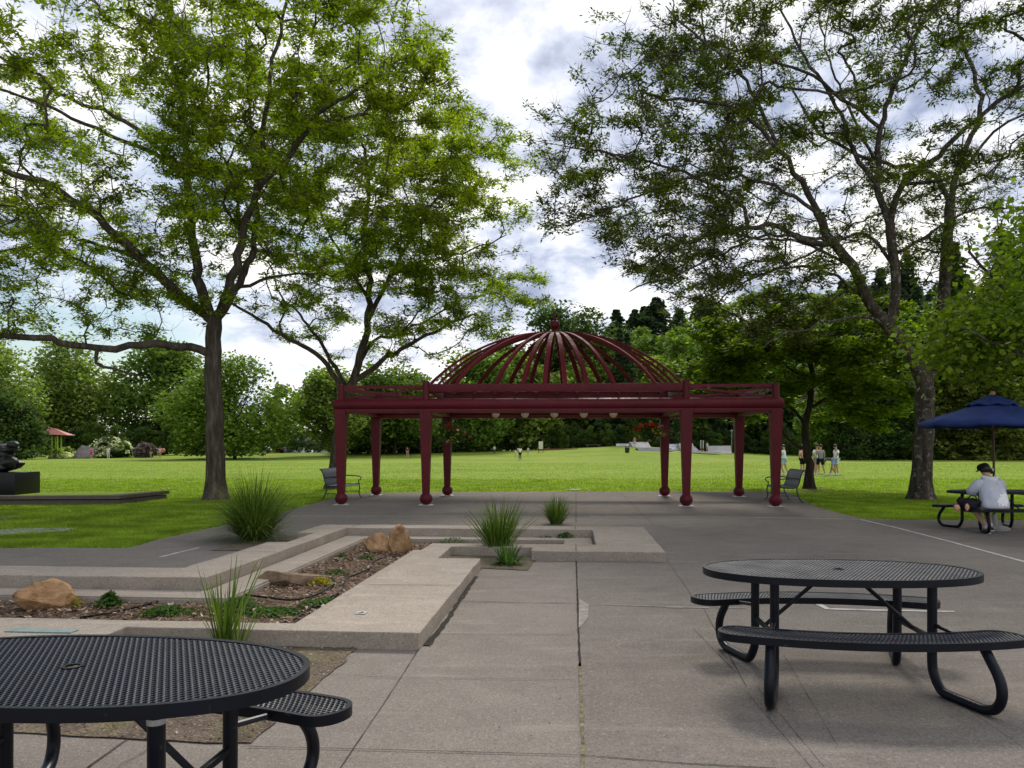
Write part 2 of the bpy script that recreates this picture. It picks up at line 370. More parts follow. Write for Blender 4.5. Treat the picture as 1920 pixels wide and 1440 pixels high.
# ---------------------------------------------------------------- ground
def sstep(a, b, x):
    t = np.clip((x-a)/(b-a), 0, 1); return t*t*(3-2*t)
_T = [-5, -0.62, -0.45, -0.3, -0.1, 0.0, 0.09, 0.15, 0.2, 0.26, 0.34, 0.45, 5]
_A = [0.0, 0.0, 0.25, 0.6, 0.75, 0.95, 1.45, 1.8, 1.5, 0.8, 0.3, 0.0, 0.0]
PAVED = [Vector((-40, 11.6, 0)), Vector((-14, 11.9, 0))] + [G(*p) for p in ((0,1028),(120,1027),(232,1028),(262,1022),(290,1013),(350,1000),(420,985),(520,962),(600,941),(625,933),(650,926),(700,924),(860,922.5),(1080,922),(1280,921),(1475,921),(1490,928),(1505,938),(1530,949),(1560,958),(1590,966),(1620,972),(1720,975),(1920,975))] + [Vector((45, 16.6, 0)), Vector((45, -8, 0)), Vector((-40, -8, 0))]
def ground_z(X, Y):
    X = np.asarray(X, float); Y = np.asarray(Y, float)
    t = X/np.maximum(Y, 1.0); A = np.interp(t, _T, _A)
    z = A*sstep(88, 126, Y)
    z = z - (A*0.9+0.4)*sstep(130, 152, Y)*(1-sstep(-0.02, 0.06, t))
    z = z + 26*sstep(146, 225, Y)*sstep(0.0, 0.14, t) + 12*sstep(140, 230, Y)*sstep(0.35, 0.6, t)
    return z
def gz(X, Y): return float(ground_z(X, Y))
def inside(poly, X, Y):
    r = np.zeros(X.shape, bool); n = len(poly)
    for i in range(n):
        a, b = poly[i], poly[(i+1) % n]
        c = ((a.y > Y) != (b.y > Y)) & (X < (b.x-a.x)*(Y-a.y)/((b.y-a.y) or 1e-9)+a.x); r ^= c
    return r
def make_ground():
    ys = np.concatenate([np.arange(-10, 34, 0.4), np.arange(34, 80, 2.0), np.arange(80, 260, 2.5), np.array([300, 400, 600, 1000, 1600, 2500])])
    xs = np.concatenate([-np.array([2500, 1200, 600, 350, 250])[::1], np.arange(-200, -44, 6), np.arange(-44, 50, 0.6), np.arange(50, 204, 6), np.array([250, 350, 600, 1200, 2500])])
    X, Y = np.meshgrid(xs, ys); Z = ground_z(X, Y)
    ins = inside(PAVED, X, Y)
    e = 0.55
    deep = ins & inside(PAVED, X+e, Y) & inside(PAVED, X-e, Y) & inside(PAVED, X, Y+e) & inside(PAVED, X, Y-e)
    Z = np.where(Y < 40, Z-0.012, Z); Z = np.where(deep, -0.35, Z)
    ny, nx = X.shape; V = np.stack([X, Y, Z], -1).reshape(-1, 3)
    i = np.arange(ny-1)[:, None]*nx+np.arange(nx-1)[None, :]
    Fc = np.stack([i, i+1, i+nx+1, i+nx], -1).reshape(-1, 4)
    me = bpy.data.meshes.new('lawn'); me.from_pydata(V.tolist(), [], Fc.tolist()); me.materials.append(MT['grass'])
    me.polygons.foreach_set('use_smooth', [True]*len(me.polygons))
    tag(link(bpy.data.objects.new('lawn', me)), kind='structure')
make_ground()
HOLE = [(-8.4,6.22),(-2.2,6.22),(-2.13,11.55),(.35,11.55),(.35,13.65),(-4.09,13.65),(-4.09,8.3),(-8.4,8.3)]
OUTER = [(-9,5.4),(-3.62,5.4),(-3.62,5.98),(-1.2,5.98),(-1.2,10.0),(-1.77,10.0),(-1.77,11.2),(-.58,11.2),(-.58,10.8),(1.29,10.8),(1.29,14.2),(-4.7,14.2),(-4.7,12.8),(-4.38,12.8),(-4.38,11.5),(-4.68,11.5),(-4.68,8.95),(-9,8.95)]
hole_w = [UV(*p) for p in HOLE]; outer_w = [UV(*p) for p in OUTER]
bm = fill_poly(PAVED, (hole_w,), 0.0); tag(bm_obj('plaza_paving', bm, MT['paving']), kind='structure')
# darker asphalt of the court right of the long joint and behind the planter
asph = [UV(1.292, 14.202), UV(1.292, 10.795), UV(.052, 10.795), UV(.052, 8.9), UV(.056, 2.2), UV(.056,-3), UV(16,-3), Vector((16,16.4,0)), G(1905,975.6), G(1720,975.8), G(1620,973), G(1588,967), G(1558,959), G(1503,939.5), G(1474,923), G(1280,922.5), G(1080,923.5), G(860,924), G(700,925.5), G(652,927.5), G(603,942.5), G(522,963.5), G(422,986.5), G(291,1015), G(233,1029.5), G(2,1029.5), Vector((-9,12.0,0)), UV(-9,9.0), UV(-4.69,9.0),UV(-4.69,11.4),UV(-5.6,11.4),UV(-5.6,12.5),UV(-4.8,12.5),UV(-4.8,14.202)]
bm = fill_poly(asph, (), 0.004); tag(bm_obj('asphalt_court', bm, MT['asphalt']), kind='structure')

def strip_pts(mb, pts, w, z, jit=0.0, seed=0):
    rnd = random.Random(seed); pts = [Vector((p[0], p[1], 0)) for p in pts]; Q = []
    for a, b in zip(pts[:-1], pts[1:]):
        n = max(1, int((b-a).length/0.12)) if jit else 1
        for k in range(n): Q.append(a.lerp(b, k/n))
    Q.append(pts[-1]); b0 = len(mb.v)
    for i, p in enumerate(Q):
        t = (Q[min(i+1, len(Q)-1)]-Q[max(i-1, 0)]).normalized(); nrm = Vector((-t.y, t.x, 0))
        wa = w/2*(1+jit*rnd.uniform(-1, 1)); wb = w/2*(1+jit*rnd.uniform(-1, 1))
        mb.v.append((*(p+nrm*wa).xy, z)); mb.v.append((*(p-nrm*wb).xy, z))
    for i in range(len(Q)-1): mb.f.append((b0+2*i, b0+2*i+1, b0+2*i+3, b0+2*i+2))
J = MB()
def jl(pts, w=0.012, z=0.0085, jit=0.5, sd=0): strip_pts(J, pts, w, z, jit, sd)
jl([UV(.052, 10.79), UV(.052, 6.6), UV(.054, 5.6)], 0.016, sd=1)
jl([G(858,1128), G(960,1130.5), G(1081,1132)], 0.011, sd=2); jl([G(803,1190), G(1081,1191)], 0.005, sd=3)
jl([G(600,1264), G(700,1271), G(1083,1277)], 0.004, sd=4)
jl([G(786,1217), G(740,1290), G(640,1440), G(560,1560)], 0.004, sd=5)
jl([G(465,1402), G(640,1406), G(1083,1418), G(1290,1434), G(1600,1452)], 0.006, sd=6)
jl([G(240,1387), G(170,1437), G(100,1500)], 0.010, sd=7)
jl([G(300,1397), G(220,1440)], 0.005, sd=8)
jl([G(1400,1300), G(1520,1440), G(1560,1500)], 0.0025, sd=9); jl([G(1420,1290), G(1545,1440)], 0.002, sd=10)
jl([G(1470,1230), G(1570,1400)], 0.002, sd=11); jl([G(1700,1250), G(1920,1405)], 0.002, sd=12); jl([G(1310,1125), G(1400,1290)], 0.004, sd=13)
jl([G(1080,925), G(1080,981)], 0.012, sd=14); jl([G(1165,925), G(1225,985)], 0.006, sd=15); jl([G(1300,1180), G(1380,1262)], 0.003, sd=16)
jl([G(1250,1050), G(1300,1122)], 0.003, sd=17); jl([G(560,944), G(1320,948)], 0.004, sd=18)
jl([UV(-1.19, 9.4), UV(-1.16, 7.6), UV(-1.15, 6.6), UV(-1.17, 6.1)], 0.05, sd=20)
tag(J.build('paving_joints', MT['joint'], smooth=False), kind='structure')
J = MB(); jl([UV(.054, 5.7), UV(.055, 4.2), UV(.058, 1.0)], 0.020, sd=21); tag(J.build('sandy_paving_joint', MT['joint_sand'], smooth=False), kind='structure')
J = MB(); jl([G(1086,1134), G(1180,1137), G(1400,1142)], 0.022, 0.0088, 0.7, 22); jl([G(1250,1140),G(1330,1141)], 0.03, 0.0092, 0.6, 24)
J.add([G(1086,1122,.0090), G(1104,1134,.0090), G(1102,1158,.0090), G(1090,1174,.0090), G(1085,1176,.0090)], [(4,3,2,1,0)])
tag(J.build('pale_paving_patches', MT['joint_pale'], smooth=False), kind='structure')
J = MB()
strip_pts(J, [G(545,968), G(700,968.5), G(870,968.5)], 0.05, 0.009, 0.35, 31)
strip_pts(J, [G(1105,969), G(1330,970), G(1480,972), G(1612,974.5)], 0.05, 0.009, 0.4, 32)
strip_pts(J, [G(1612,974.5), G(1680,990), G(1780,1016), G(1920,1054), G(2100,1104)], 0.07, 0.0095, 0.2, 33)
strip_pts(J, [G(300,1045.5), G(335,1037), G(372,1028)], 0.055, 0.009, 0.4, 34)
strip_pts(J, [G(1521,1122), G(1535,1134), G(1552,1143), G(1640,1145.5), G(1790,1148)], 0.065, 0.009, 0.3, 35)
tag(J.build('painted_court_lines', MT['paint'], smooth=False), kind='structure')

# ---------------------------------------------------------------- planter
def ring_wall():
    bm = fill_poly(outer_w, (hole_w,), 0.14)
    ret = bmesh.ops.extrude_face_region(bm, geom=bm.faces[:])
    for v in [g for g in ret['geom'] if isinstance(g, bmesh.types.BMVert)]: v.co.z = -0.10
    bmesh.ops.recalc_face_normals(bm, faces=bm.faces)
    bmesh.ops.dissolve_limit(bm, angle_limit=R(1), verts=bm.verts, edges=bm.edges)
    es = [e for e in bm.edges if e.calc_face_angle(0) > R(30) and max(v.co.z for v in e.verts) > 0.1]
    bmesh.ops.bevel(bm, geom=es, offset=0.012, segments=3, affect='EDGES', profile=0.6)
    bmesh.ops.triangulate(bm, faces=[f for f in bm.faces if len(f.verts) > 4])
    for _ in range(4):
        bmesh.ops.subdivide_edges(bm, edges=[e for e in bm.edges if e.calc_length() > 0.14], cuts=1)
        bmesh.ops.triangulate(bm, faces=[f for f in bm.faces if len(f.verts) > 4])
    for v in bm.verts:
        k = 0.007 if v.co.z > 0.1 else 0
        v.co.z += k*mnoise.noise(v.co*1.7); v.co.x += 0.009*mnoise.noise(v.co*5); v.co.y += 0.009*mnoise.noise(v.co*5+Vector((5,5,5)))
    return bm
wall = thing('seating_wall', 'low pale concrete seating wall zigzagging round the mulch planter in the middle', 'planter wall', UV(-1.7, 8, 0))
Mi = Matrix.Translation(-wall.location)
bm = ring_wall(); bm.transform(Mi); bm_obj('wall_slab', bm, MT['wall_concrete'], wall)
j = MB()
for a, b in (((-2.16, 8.0), (-1.205, 8.04)), ((.05, 10.81), (.05, 11.54)), ((.05, 13.66), (.05, 14.19)), ((-4.67, 10.4), (-4.1, 10.4)), ((-4.0,13.66),(-4.0,14.19)), ((-2.2,11.15),(-1.78,11.15))):
    strip_pts(j, [UV(*a), UV(*b)], 0.008, 0.1445)
o = j.build('slab_joint', MT['joint'], wall, smooth=False); o.data.transform(Mi)
def prism_uv(pts, z0, z1):
    bm = fill_poly([UV(*p) for p in pts], (), z1)
    ret = bmesh.ops.extrude_face_region(bm, geom=bm.faces[:])
    for v in [g for g in ret['geom'] if isinstance(g, bmesh.types.BMVert)]: v.co.z = z0
    bmesh.ops.recalc_face_normals(bm, faces=bm.faces); return bm
bm = prism_uv([(-8.39,7.85),(-3.62,7.85),(-3.62,13.2),(-.15,13.2),(-.15,11.9),(.34,11.9),(.34,13.64),(-4.08,13.64),(-4.08,8.29),(-8.39,8.29)], -0.2, 0.0)
es = [e for e in bm.edges if e.calc_face_angle(0) > R(30) and min(v.co.z for v in e.verts) > -0.1]
bmesh.ops.bevel(bm, geom=es, offset=0.02, segments=2, affect='EDGES'); bm.transform(Mi); bm_obj('inner_ledge', bm, MT['wall_concrete'], wall)
bm = prism_uv([(-2.45,6.25),(-2.21,6.25),(-2.14,11.5),(-2.40,11.5)], -0.2, 0.04); bm.transform(Mi); bm_obj('inner_ledge', bm, MT['wall_concrete'], wall)
pq = MB(); c = G(678,1150,.14); pq.box((c.x, c.y, .1455), (.085,.10,.005), rz=-TH)
o = pq.build('plaque', MT['silver'], wall, smooth=False); o.data.transform(Mi)
pq = MB()
for dx, dy, s in ((-.012,-.02,.03),(.012,-.005,.026),(0,.018,.02)): pq.box((c.x+dx, c.y+dy, .1492), (s,s*.8,.0016), rz=.5)
o = pq.build('plaque_mark', MT['black_metal'], wall, smooth=False); o.data.transform(Mi)
pl = MB(); c = G(78,1184,.14); pl.box((c.x, c.y, .146), (.55,.10,.008), rz=-TH); o = pl.build('metal_plate', M_plain('verdigris_plate', (.20,.27,.26), .5, .4, .2, 8), wall, smooth=False); o.data.transform(Mi)

def soil_sheet(name, poly, z, amp, mat, step=0.08, seed=0, lab=None, crumbs=0):
    xs = [p.x for p in poly]; ys = [p.y for p in poly]
    X, Y = np.meshgrid(np.arange(min(xs)-step, max(xs)+step*2, step), np.arange(min(ys)-step, max(ys)+step*2, step))
    Z = np.array([[z+amp*(mnoise.noise(Vector((a*1.3, b*1.3, seed)))+0.5*mnoise.noise(Vector((a*5, b*5, seed)))) for a, b in zip(r1, r2)] for r1, r2 in zip(X, Y)])
    ok = inside(poly, X, Y); ny, nx = X.shape
    V = np.stack([X, Y, Z], -1).reshape(-1, 3)
    i = (np.arange(ny-1)[:, None]*nx+np.arange(nx-1)[None, :])
    keep = (ok[:-1, :-1] | ok[1:, 1:] | ok[1:, :-1] | ok[:-1, 1:])
    q = i[keep]; Fc = np.stack([q, q+1, q+nx+1, q+nx], -1)
    me = bpy.data.meshes.new(name); me.from_pydata(V.tolist(), [], Fc.tolist()); me.materials.append(mat)
    me.polygons.foreach_set('use_smooth', [True]*len(me.polygons))
    return tag(link(bpy.data.objects.new(name, me)), kind='structure')
soil_sheet('planter_soil', [UV(*p) for p in ((-8.45,6.15),(-2.2,6.15),(-2.15,11.5),(.3,11.5),(.3,13.6),(-4.05,13.6),(-4.05,8.25),(-8.45,8.25))], -0.075, 0.03, MT['mulch'], 0.08, 3)
def flat_patch(name, pts, z, mat, rough_edge=0.03, seed=0):
    Q = []; n = len(pts)
    for i in range(n):
        a, b = pts[i], pts[(i+1) % n]; m = max(1, int((b-a).length/0.07))
        for k in range(m):
            p = a.lerp(b, k/m); Q.append(p+Vector((mnoise.noise(p*4+Vector((seed,0,0))), mnoise.noise(p*4+Vector((0,seed,3))), 0))*rough_edge*1.6)
    return tag(bm_obj(name, fill_poly(Q, (), z), mat), kind='structure')
DIRT1 = [UV(-9,5.5), UV(-3.5,5.5), UV(-3.5,6.06), UV(-1.75,6.06), G(664,1222), G(650,1240), G(598,1277), G(540,1330), G(468,1399), G(330,1392), G(160,1383), G(0,1375), Vector((-6,4.25,0))]
flat_patch('bare_earth', DIRT1, 0.009, MT['dirt'], 0.03, 1)
flat_patch('earth_pit', [UV(-1.85,9.95), UV(-1.2,9.8), G(905,1066), G(988,1070), G(998,1058), UV(-.5,10.9), UV(-.55,11.3), UV(-1.85,11.3)], 0.009, MT['dirt'], 0.03, 5)
flat_patch('earth_pit', [UV(-5.55,11.45), UV(-4.3,11.45), UV(-4.3,12.85), UV(-5.0,12.85), UV(-5.5,12.4)], 0.009, MT['dirt'], 0.04, 9)
flat_patch('earth_pit', [UV(-.9,14.1), UV(1.0,14.1), UV(.7,14.75), UV(-.9,14.75)], 0.009, MT['dirt'], 0.04, 12)
# concrete pads lying in the left lawn
flat_patch('paving_slab', [G(-60,1008), G(0,1004), G(120,997), G(142,991), G(60,991), G(-60,996)], 0.012, MT['pale_concrete'], 0.03, 14)
flat_patch('paving_slab', [G(-40,980), G(0,978), G(45,970), G(-40,969)], 0.012, MT['old_concrete'], 0.03, 16)
flat_patch('paving_slab', [G(1063,919.5), G(1085,919.8), G(1092,917.5), G(1070,917)], 0.012, MT['pale_concrete'], 0.1, 18)
flat_patch('bare_earth', [G(345,944), G(400,947), G(440,943), G(445,937), G(400,934), G(360,938)], 0.003, MT['dirt'], 0.15, 20)
flat_patch('bare_earth', [G(1690,938), G(1728,944), G(1775,940), G(1768,935), G(1728,933)], 0.003, MT['dirt'], 0.15, 21)
flat_patch('bare_earth', [G(1490,918), G(1520,922), G(1560,918), G(1545,914), G(1500,914)], 0.003, MT['dirt'], 0.15, 22)

# rocks
def rock(name, lab, c, size, mat, seed, rz=0.0, flat=0.0, grp=None):
    rnd = random.Random(seed); bm = bmesh.new(); bmesh.ops.create_icosphere(bm, subdivisions=5, radius=1)
    planes = []
    for _ in range(11):
        n = Vector((rnd.gauss(0,1), rnd.gauss(0,1), rnd.gauss(0.15,0.8))).normalized(); planes.append((n, rnd.uniform(0.50, 0.84)))
    for v in bm.verts:
        p = v.co.copy()
        for n, d in planes:
            k = p.dot(n)
            if k > d: p -= n*(k-d)
        p *= 1+0.10*mnoise.noise(p*2.5+Vector((seed,0,0)))+0.06*abs(mnoise.noise(p*6+Vector((0,seed,0))))+0.03*mnoise.noise(p*16)
        p *= 1.12
        v.co = Vector((p.x*size[0], p.y*size[1], p.z*size[2]))
    me = bpy.data.meshes.new(name); bm.to_mesh(me); bm.free(); me.materials.append(mat)
    me.polygons.foreach_set('use_smooth', [True]*len(me.polygons)); me.set_sharp_from_angle(angle=R(28))
    o = link(bpy.data.objects.new(name, me)); o.location = c; o.rotation_euler = (0, 0, rz); return tag(o, lab, 'rock', grp)
def at(x, y, z, up): p = G(x, y, z); return Vector((p.x, p.y, z+up))
rock('rock', 'large orange sandstone rock at the left end of the planter', at(78,1140,-.07,.09), (.27,.20,.19), MT['rock_tan'], 4, 0.3)
rock('rock', 'long low grey brown rock beside yellow leaves in the planter middle', at(545,1095,-.07,.045), (.40,.16,.13), MT['rock_grey'], 8, 0.25)
rock('rock', 'pointed tan rock standing upright at the planter rear', at(754,1035,-.07,.15), (.19,.17,.27), MT['rock_tan'], 15, 0.5)
rock('rock', 'wide tan rock leaning left of the upright rock in planter', at(706,1034,-.07,.09), (.30,.17,.20), MT['rock_tan'], 23, -0.2)
# hoses
def hose(name, lab, pts, r=0.011):
    mb = MB(); Q = [G(x, y, -.045) for x, y in pts]; S = []
    for i in range(len(Q)-1):
        p0, p1, p2, p3 = Q[max(i-1,0)], Q[i], Q[i+1], Q[min(i+2, len(Q)-1)]
        for k in range(8):
            t = k/8; S.append(0.5*((2*p1)+(p2-p0)*t+(2*p0-5*p1+4*p2-p3)*t*t+(3*p1-p0-3*p2+p3)*t**3))
    S.append(Q[-1]); S = [p+Vector((0,0,.02*mnoise.noise(p*2))) for p in S]
    mb.sweep(S, r, 8); return tag(mb.build(name, MT['hose']), lab, 'hose')
hose('drip_hose', 'long black drip hose running from planter front past the grasses', [(150,1156),(230,1144),(300,1127),(345,1113),(390,1109),(440,1113),(500,1121),(555,1124),(600,1112),(628,1092),(622,1084)])
hose('drip_hose', 'black drip hose curving beside the diagonal slab towards the tan rocks', [(552,1160),(575,1146),(590,1134),(640,1107),(650,1085),(690,1067),(702,1052),(726,1044)])
# mulch chips and litter on the soil
def chips():
    rs = np.random.RandomState(5); n = 9000
    u = np.concatenate([rs.uniform(-8.2,-2.3,5200), rs.uniform(-3.6,-2.2,3300), rs.uniform(-3.0,-.2,500)]); v = np.concatenate([rs.uniform(6.3,7.8,5200), rs.uniform(7.8,13,3300), rs.uniform(11.6,13.1,500)])
    c = np.stack([u*CT+v*ST, -u*ST+v*CT, rs.uniform(-.07,-.035,n)], -1)
    L = rs.uniform(.008,.03,n); W = L*rs.uniform(.25,.6,n); a = rs.uniform(0,6.28,n); tl = rs.uniform(-.5,.5,(n,2))
    d = np.stack([np.cos(a), np.sin(a), tl[:,0]], -1)*L[:,None]; e = np.stack([-np.sin(a), np.cos(a), tl[:,1]], -1)*W[:,None]
    V = np.stack([c-d-e, c+d-e, c+d+e, c-d+e], 1).reshape(-1,3)
    m, nt, b = mat_base('wood_chips'); t = NT(nt); g = t.N.new('ShaderNodeNewGeometry')
    t.L.new(t.ramp(g.outputs['Random Per Island'], [(0,(.05,.03,.02)),(.5,(.15,.09,.055)),(.85,(.28,.19,.12)),(1,(.5,.42,.32))]), b.inputs['Base Color']); setp(b, None, .9, .2)
    tag(link(bpy.data.objects.new('bark_mulch', np_mesh('bark_mulch', V, 4, m))), 'loose brown wood chip mulch spread inside the planter', 'mulch', kind='stuff')
chips()
def earth_bits():
    rs = np.random.RandomState(6); n = 5200; X = rs.uniform(-5.2, -.9, n); Y = rs.uniform(4.0, 6.3, n); ok = inside(DIRT1, X, Y)
    C = np.stack([X, Y, np.full(n, .016)], -1)[ok]; m = len(C); L = rs.uniform(.003, .015, m); W = L*rs.uniform(.15, .4, m); a = rs.uniform(0, 6.28, m)
    d = np.stack([np.cos(a), np.sin(a), rs.uniform(-.3, .3, m)], -1)*L[:, None]; e = np.stack([-np.sin(a), np.cos(a), rs.uniform(-.3, .3, m)], -1)*W[:, None]
    tag(link(bpy.data.objects.new('bark_mulch', np_mesh('bark_mulch', np.stack([C-d-e, C+d-e, C+d+e, C-d+e], 1).reshape(-1, 3), 4, bpy.data.materials['wood_chips']))), 'scattered wood bits on the bare earth by the near left table', 'mulch', kind='stuff')
earth_bits()

# ---------------------------------------------------------------- pavilion
PAV = thing('park_pavilion', 'open maroon steel pavilion with ribbed dome and eight ball footed posts', 'pavilion', (1.28, 22.9, 0), R(-3.3))
HW, IW, HD = 5.875, 3.52, 2.06
def post(x, y, inner):
    mb = MB(); t, b = .158, .092
    for z, w in ((.30, b), (2.60, t)):
        for sx, sy in ((-1,-1),(1,-1),(1,1),(-1,1)): mb.v.append((x+sx*w, y+sy*w, z))
    mb.f += [(0,1,5,4),(1,2,6,5),(2,3,7,6),(3,0,4,7),(0,3,2,1),(4,5,6,7)]
    p = mb.build('post', MT['maroon'], PAV, smooth=False)
    m = p.modifiers.new('b', 'BEVEL'); m.width = 0.008; m.segments = 2
    MB().ball((x, y, .185), .175, 28, 18).build('ball_foot', MT['maroon'], p)
    q = MB().box((x, y, .016), (.38,.38,.014), bev=0.004); q.build('base_plate', MT['steel'], p)
    for sx, sy in ((-1,-1),(1,-1),(1,1),(-1,1)):
        pass
    zt = 3.40 if inner else 3.31
    MB().lathe([(.098,2.7),(.098,zt-.015),(.085,zt),(0.01,zt+.004)], (x,y,0), 20).build('upper_post', MT['maroon'], PAV)
for sx in (-1, 1):
    for sy in (-1, 1):
        post(sx*HW, sy*HD, False); post(sx*IW, sy*HD, True)
for sy in (-1, 1):
    mb = MB(); mb.sweep([(-HW-.2, sy*HD, 2.76), (-HW-.12, sy*HD, 2.76), (HW+.12, sy*HD, 2.76), (HW+.2, sy*HD, 2.76)], [.12,.165,.165,.12], 24)
    mb.build('long_beam', MT['maroon'], PAV)
    MB().box((0, sy*HD, 2.585), (2*HW+.28, .26, .10), bev=.01).build('beam_soffit', MT['maroon'], PAV)
for x in (-HW, -IW, IW, HW):
    MB().sweep([(x, -HD+.13, 2.76), (x, HD-.13, 2.76)], .14, 20).build('cross_beam', MT['maroon'], PAV)
    MB().box((x, 0, 2.60), (.24, 2*HD-.28, .08), bev=.008).build('beam_soffit', MT['maroon'], PAV)
def brace(a, b):
    "top rail, X brace and lower rods between two upper posts"
    a, b = Vector(a), Vector(b); d = (b-a).normalized(); up = Vector((0,0,1))
    MB().sweep([a+up*3.245+d*.09, b+up*3.245-d*.09], 1, sq=(.055,.085)).build('top_rail', MT['maroon'], PAV, smooth=False)
    n = Vector((-d.y, d.x, 0))*.022
    mb = MB(); mb.sweep([a+up*2.93+d*.08+n, b+up*3.20-d*.08+n], 1, sq=(.035,.055)); mb.sweep([a+up*3.20+d*.08-n, b+up*2.93-d*.08-n], 1, sq=(.035,.055))
    m = (a+b)/2+up*3.065; mb.sweep([m-n*2.2, m+n*2.2], .055, 14)
    mb.build('cross_brace', MT['maroon'], PAV, smooth=False)
for sy in (-1, 1):
    brace((-HW, sy*HD, 0), (-IW, sy*HD, 0)); brace((IW, sy*HD, 0), (HW, sy*HD, 0))
for x in (-HW, HW): brace((x, -HD, 0), (x, HD, 0))
for sy in (-1, 1):
    MB().box((0, sy*HD, 3.215), (2*IW-.18, .07, .21), bev=.006).build('fascia', MT['maroon'], PAV)
    MB().box((0, sy*(HD-.42), 3.03), (2*IW-.95, .06, .20), bev=.006).build('inner_fascia', MT['maroon'], PAV)
    for k in range(-5, 6): MB().box((k*.56+.05, sy*(HD-.21), 3.07), (.05, .37, .05)).build('bracket', MT['maroon'], PAV, smooth=False)
for sx in (-1, 1):
    MB().box((sx*IW, 0, 3.215), (.07, 2*HD-.18, .21), bev=.006).build('fascia', MT['maroon'], PAV)
    MB().box((sx*(IW-.44), 0, 3.03), (.06, 2*HD-.98, .20), bev=.006).build('inner_fascia', MT['maroon'], PAV)
    for sy in (-1, 1):
        MB().sweep([Vector((sx*(IW-.08), sy*(HD-.06), 3.10)), Vector((sx*(IW-.41), sy*(HD-.40), 3.12))], 1, sq=(.34,.03)).build('corner_gusset', MT['maroon'], PAV, smooth=False)
for k in range(24):
    a = R(7.5+15*k); dx, dy = math.sin(a), -math.cos(a)
    s = min(IW/abs(dx) if abs(dx) > 1e-6 else 9e9, HD/abs(dy) if abs(dy) > 1e-6 else 9e9)
    pts = []
    for i in range(25):
        u = 1-(1-.03)*(i/24); u = 1-(i/24)**1.35*.965
        z = 3.31+1.68*(max(0, 1-u*u))**.87
        pts.append(Vector((dx*s*u, dy*s*u, z)))
    side = Vector((-dy, dx, 0)); mb = MB(); b0 = 0
    for i, p in enumerate(pts):
        t = (pts[min(i+1,24)]-pts[max(i-1,0)]).normalized(); nn = side.cross(t).normalized()
        w = .062*(1 if i < 17 else 1-(i-16)*.055)
        for a_, b_ in ((-1,-1),(1,-1),(1,1),(-1,1)): mb.v.append(tuple(p+side*w*a_+nn*.032*b_))
    for i in range(24):
        for q in range(4): mb.f.append((4*i+q, 4*i+(q+1)%4, 4*i+4+(q+1)%4, 4*i+4+q))
    mb.f += [(3,2,1,0), (96,97,98,99)]
    mb.build('dome_rib', MT['maroon_rib'], PAV, smooth=True, ang=30)
MB().lathe([(.17,4.93),(.15,4.97),(.085,5.03),(.065,5.09),(.075,5.115)], n=24).build('dome_collar', MT['maroon'], PAV)
fin = MB().ball((0,0,5.235), .145, 28, 18).build('finial_ball', MT['maroon'], PAV)
MB().lathe([(.05,5.36),(.055,5.40),(.03,5.44),(.035,5.48),(.012,5.62),(.002,5.66)], n=16).build('spike', MT['maroon'], fin)
mb = MB(); mb.sweep([(-IW, 0, 2.705), (IW, 0, 2.705)], .035, 10); mb.build('lamp_rail', MT['maroon'], PAV)
for k in range(-2, 3):
    x = k*.875-.02
    l = MB().lathe([(.005,2.47),(.05,2.48),(.09,2.515),(.115,2.57),(.118,2.60)], (x, 0, 0), 20).build('lamp', MT['glassglobe'], PAV)
    MB().lathe([(.122,2.60),(.122,2.62),(.06,2.65),(.04,2.68)], (x, 0, 0), 20).build('lamp_cap', MT['maroon'], l)

# ---------------------------------------------------------------- picnic tables
def perforated(pts_in, inside_f, pitch, zt, thick, mapf=None, bounds=None, hole=0.36, center_hole=None):
    "sheet of staggered round holes; mapf bends local (s,t) into the seat's arc"
    V = []; Fc = []; oct_ = [(math.cos(R(22.5+45*k)), math.sin(R(22.5+45*k))) for k in range(8)]
    x0, x1, y0, y1 = bounds; row = 0; y = y0; ph = pitch*.87
    while y < y1:
        x = x0+(pitch/2 if row % 2 else 0)
        while x < x1:
            if inside_f(x, y) and not (center_hole and (x*x+y*y) < center_hole**2):
                b = len(V); hx, hy = pitch/2, ph/2
                out = [(hx, hy*.5), (hx*.5, hy), (-hx*.5, hy), (-hx, hy*.5), (-hx, -hy*.5), (-hx*.5, -hy), (hx*.5, -hy), (hx, -hy*.5)]
                out = [(hx,hy*.6),(hx*.4,hy),(-hx*.4,hy),(-hx,hy*.6),(-hx,-hy*.6),(-hx*.4,-hy),(hx*.4,-hy),(hx,-hy*.6)]
                P0 = [(x+a, y+c_) for a, c_ in out]; P1 = [(x+a*pitch*hole, y+c_*pitch*hole) for a, c_ in oct_]
                # corner fills
                C = [(x+hx,y+hy),(x-hx,y+hy),(x-hx,y-hy),(x+hx,y-hy)]
                allp = [(p, zt) for p in P0]+[(p, zt-.0015) for p in P1]+[(p, zt-thick) for p in P1]+[(p, zt) for p in C]
                for p, z in allp:
                    q = mapf(*p) if mapf else p; V.append((q[0], q[1], z))
                for k in range(8):
                    k2 = (k+1) % 8; Fc.append((b+k, b+k2, b+8+k2, b+8+k)); Fc.append((b+8+k, b+8+k2, b+16+k2, b+16+k))
                Fc += [(b, b+24, b+1), (b+2, b+25, b+3), (b+4, b+26, b+5), (b+6, b+27, b+7)]
            x += pitch
        y += ph; row += 1
    return V, Fc
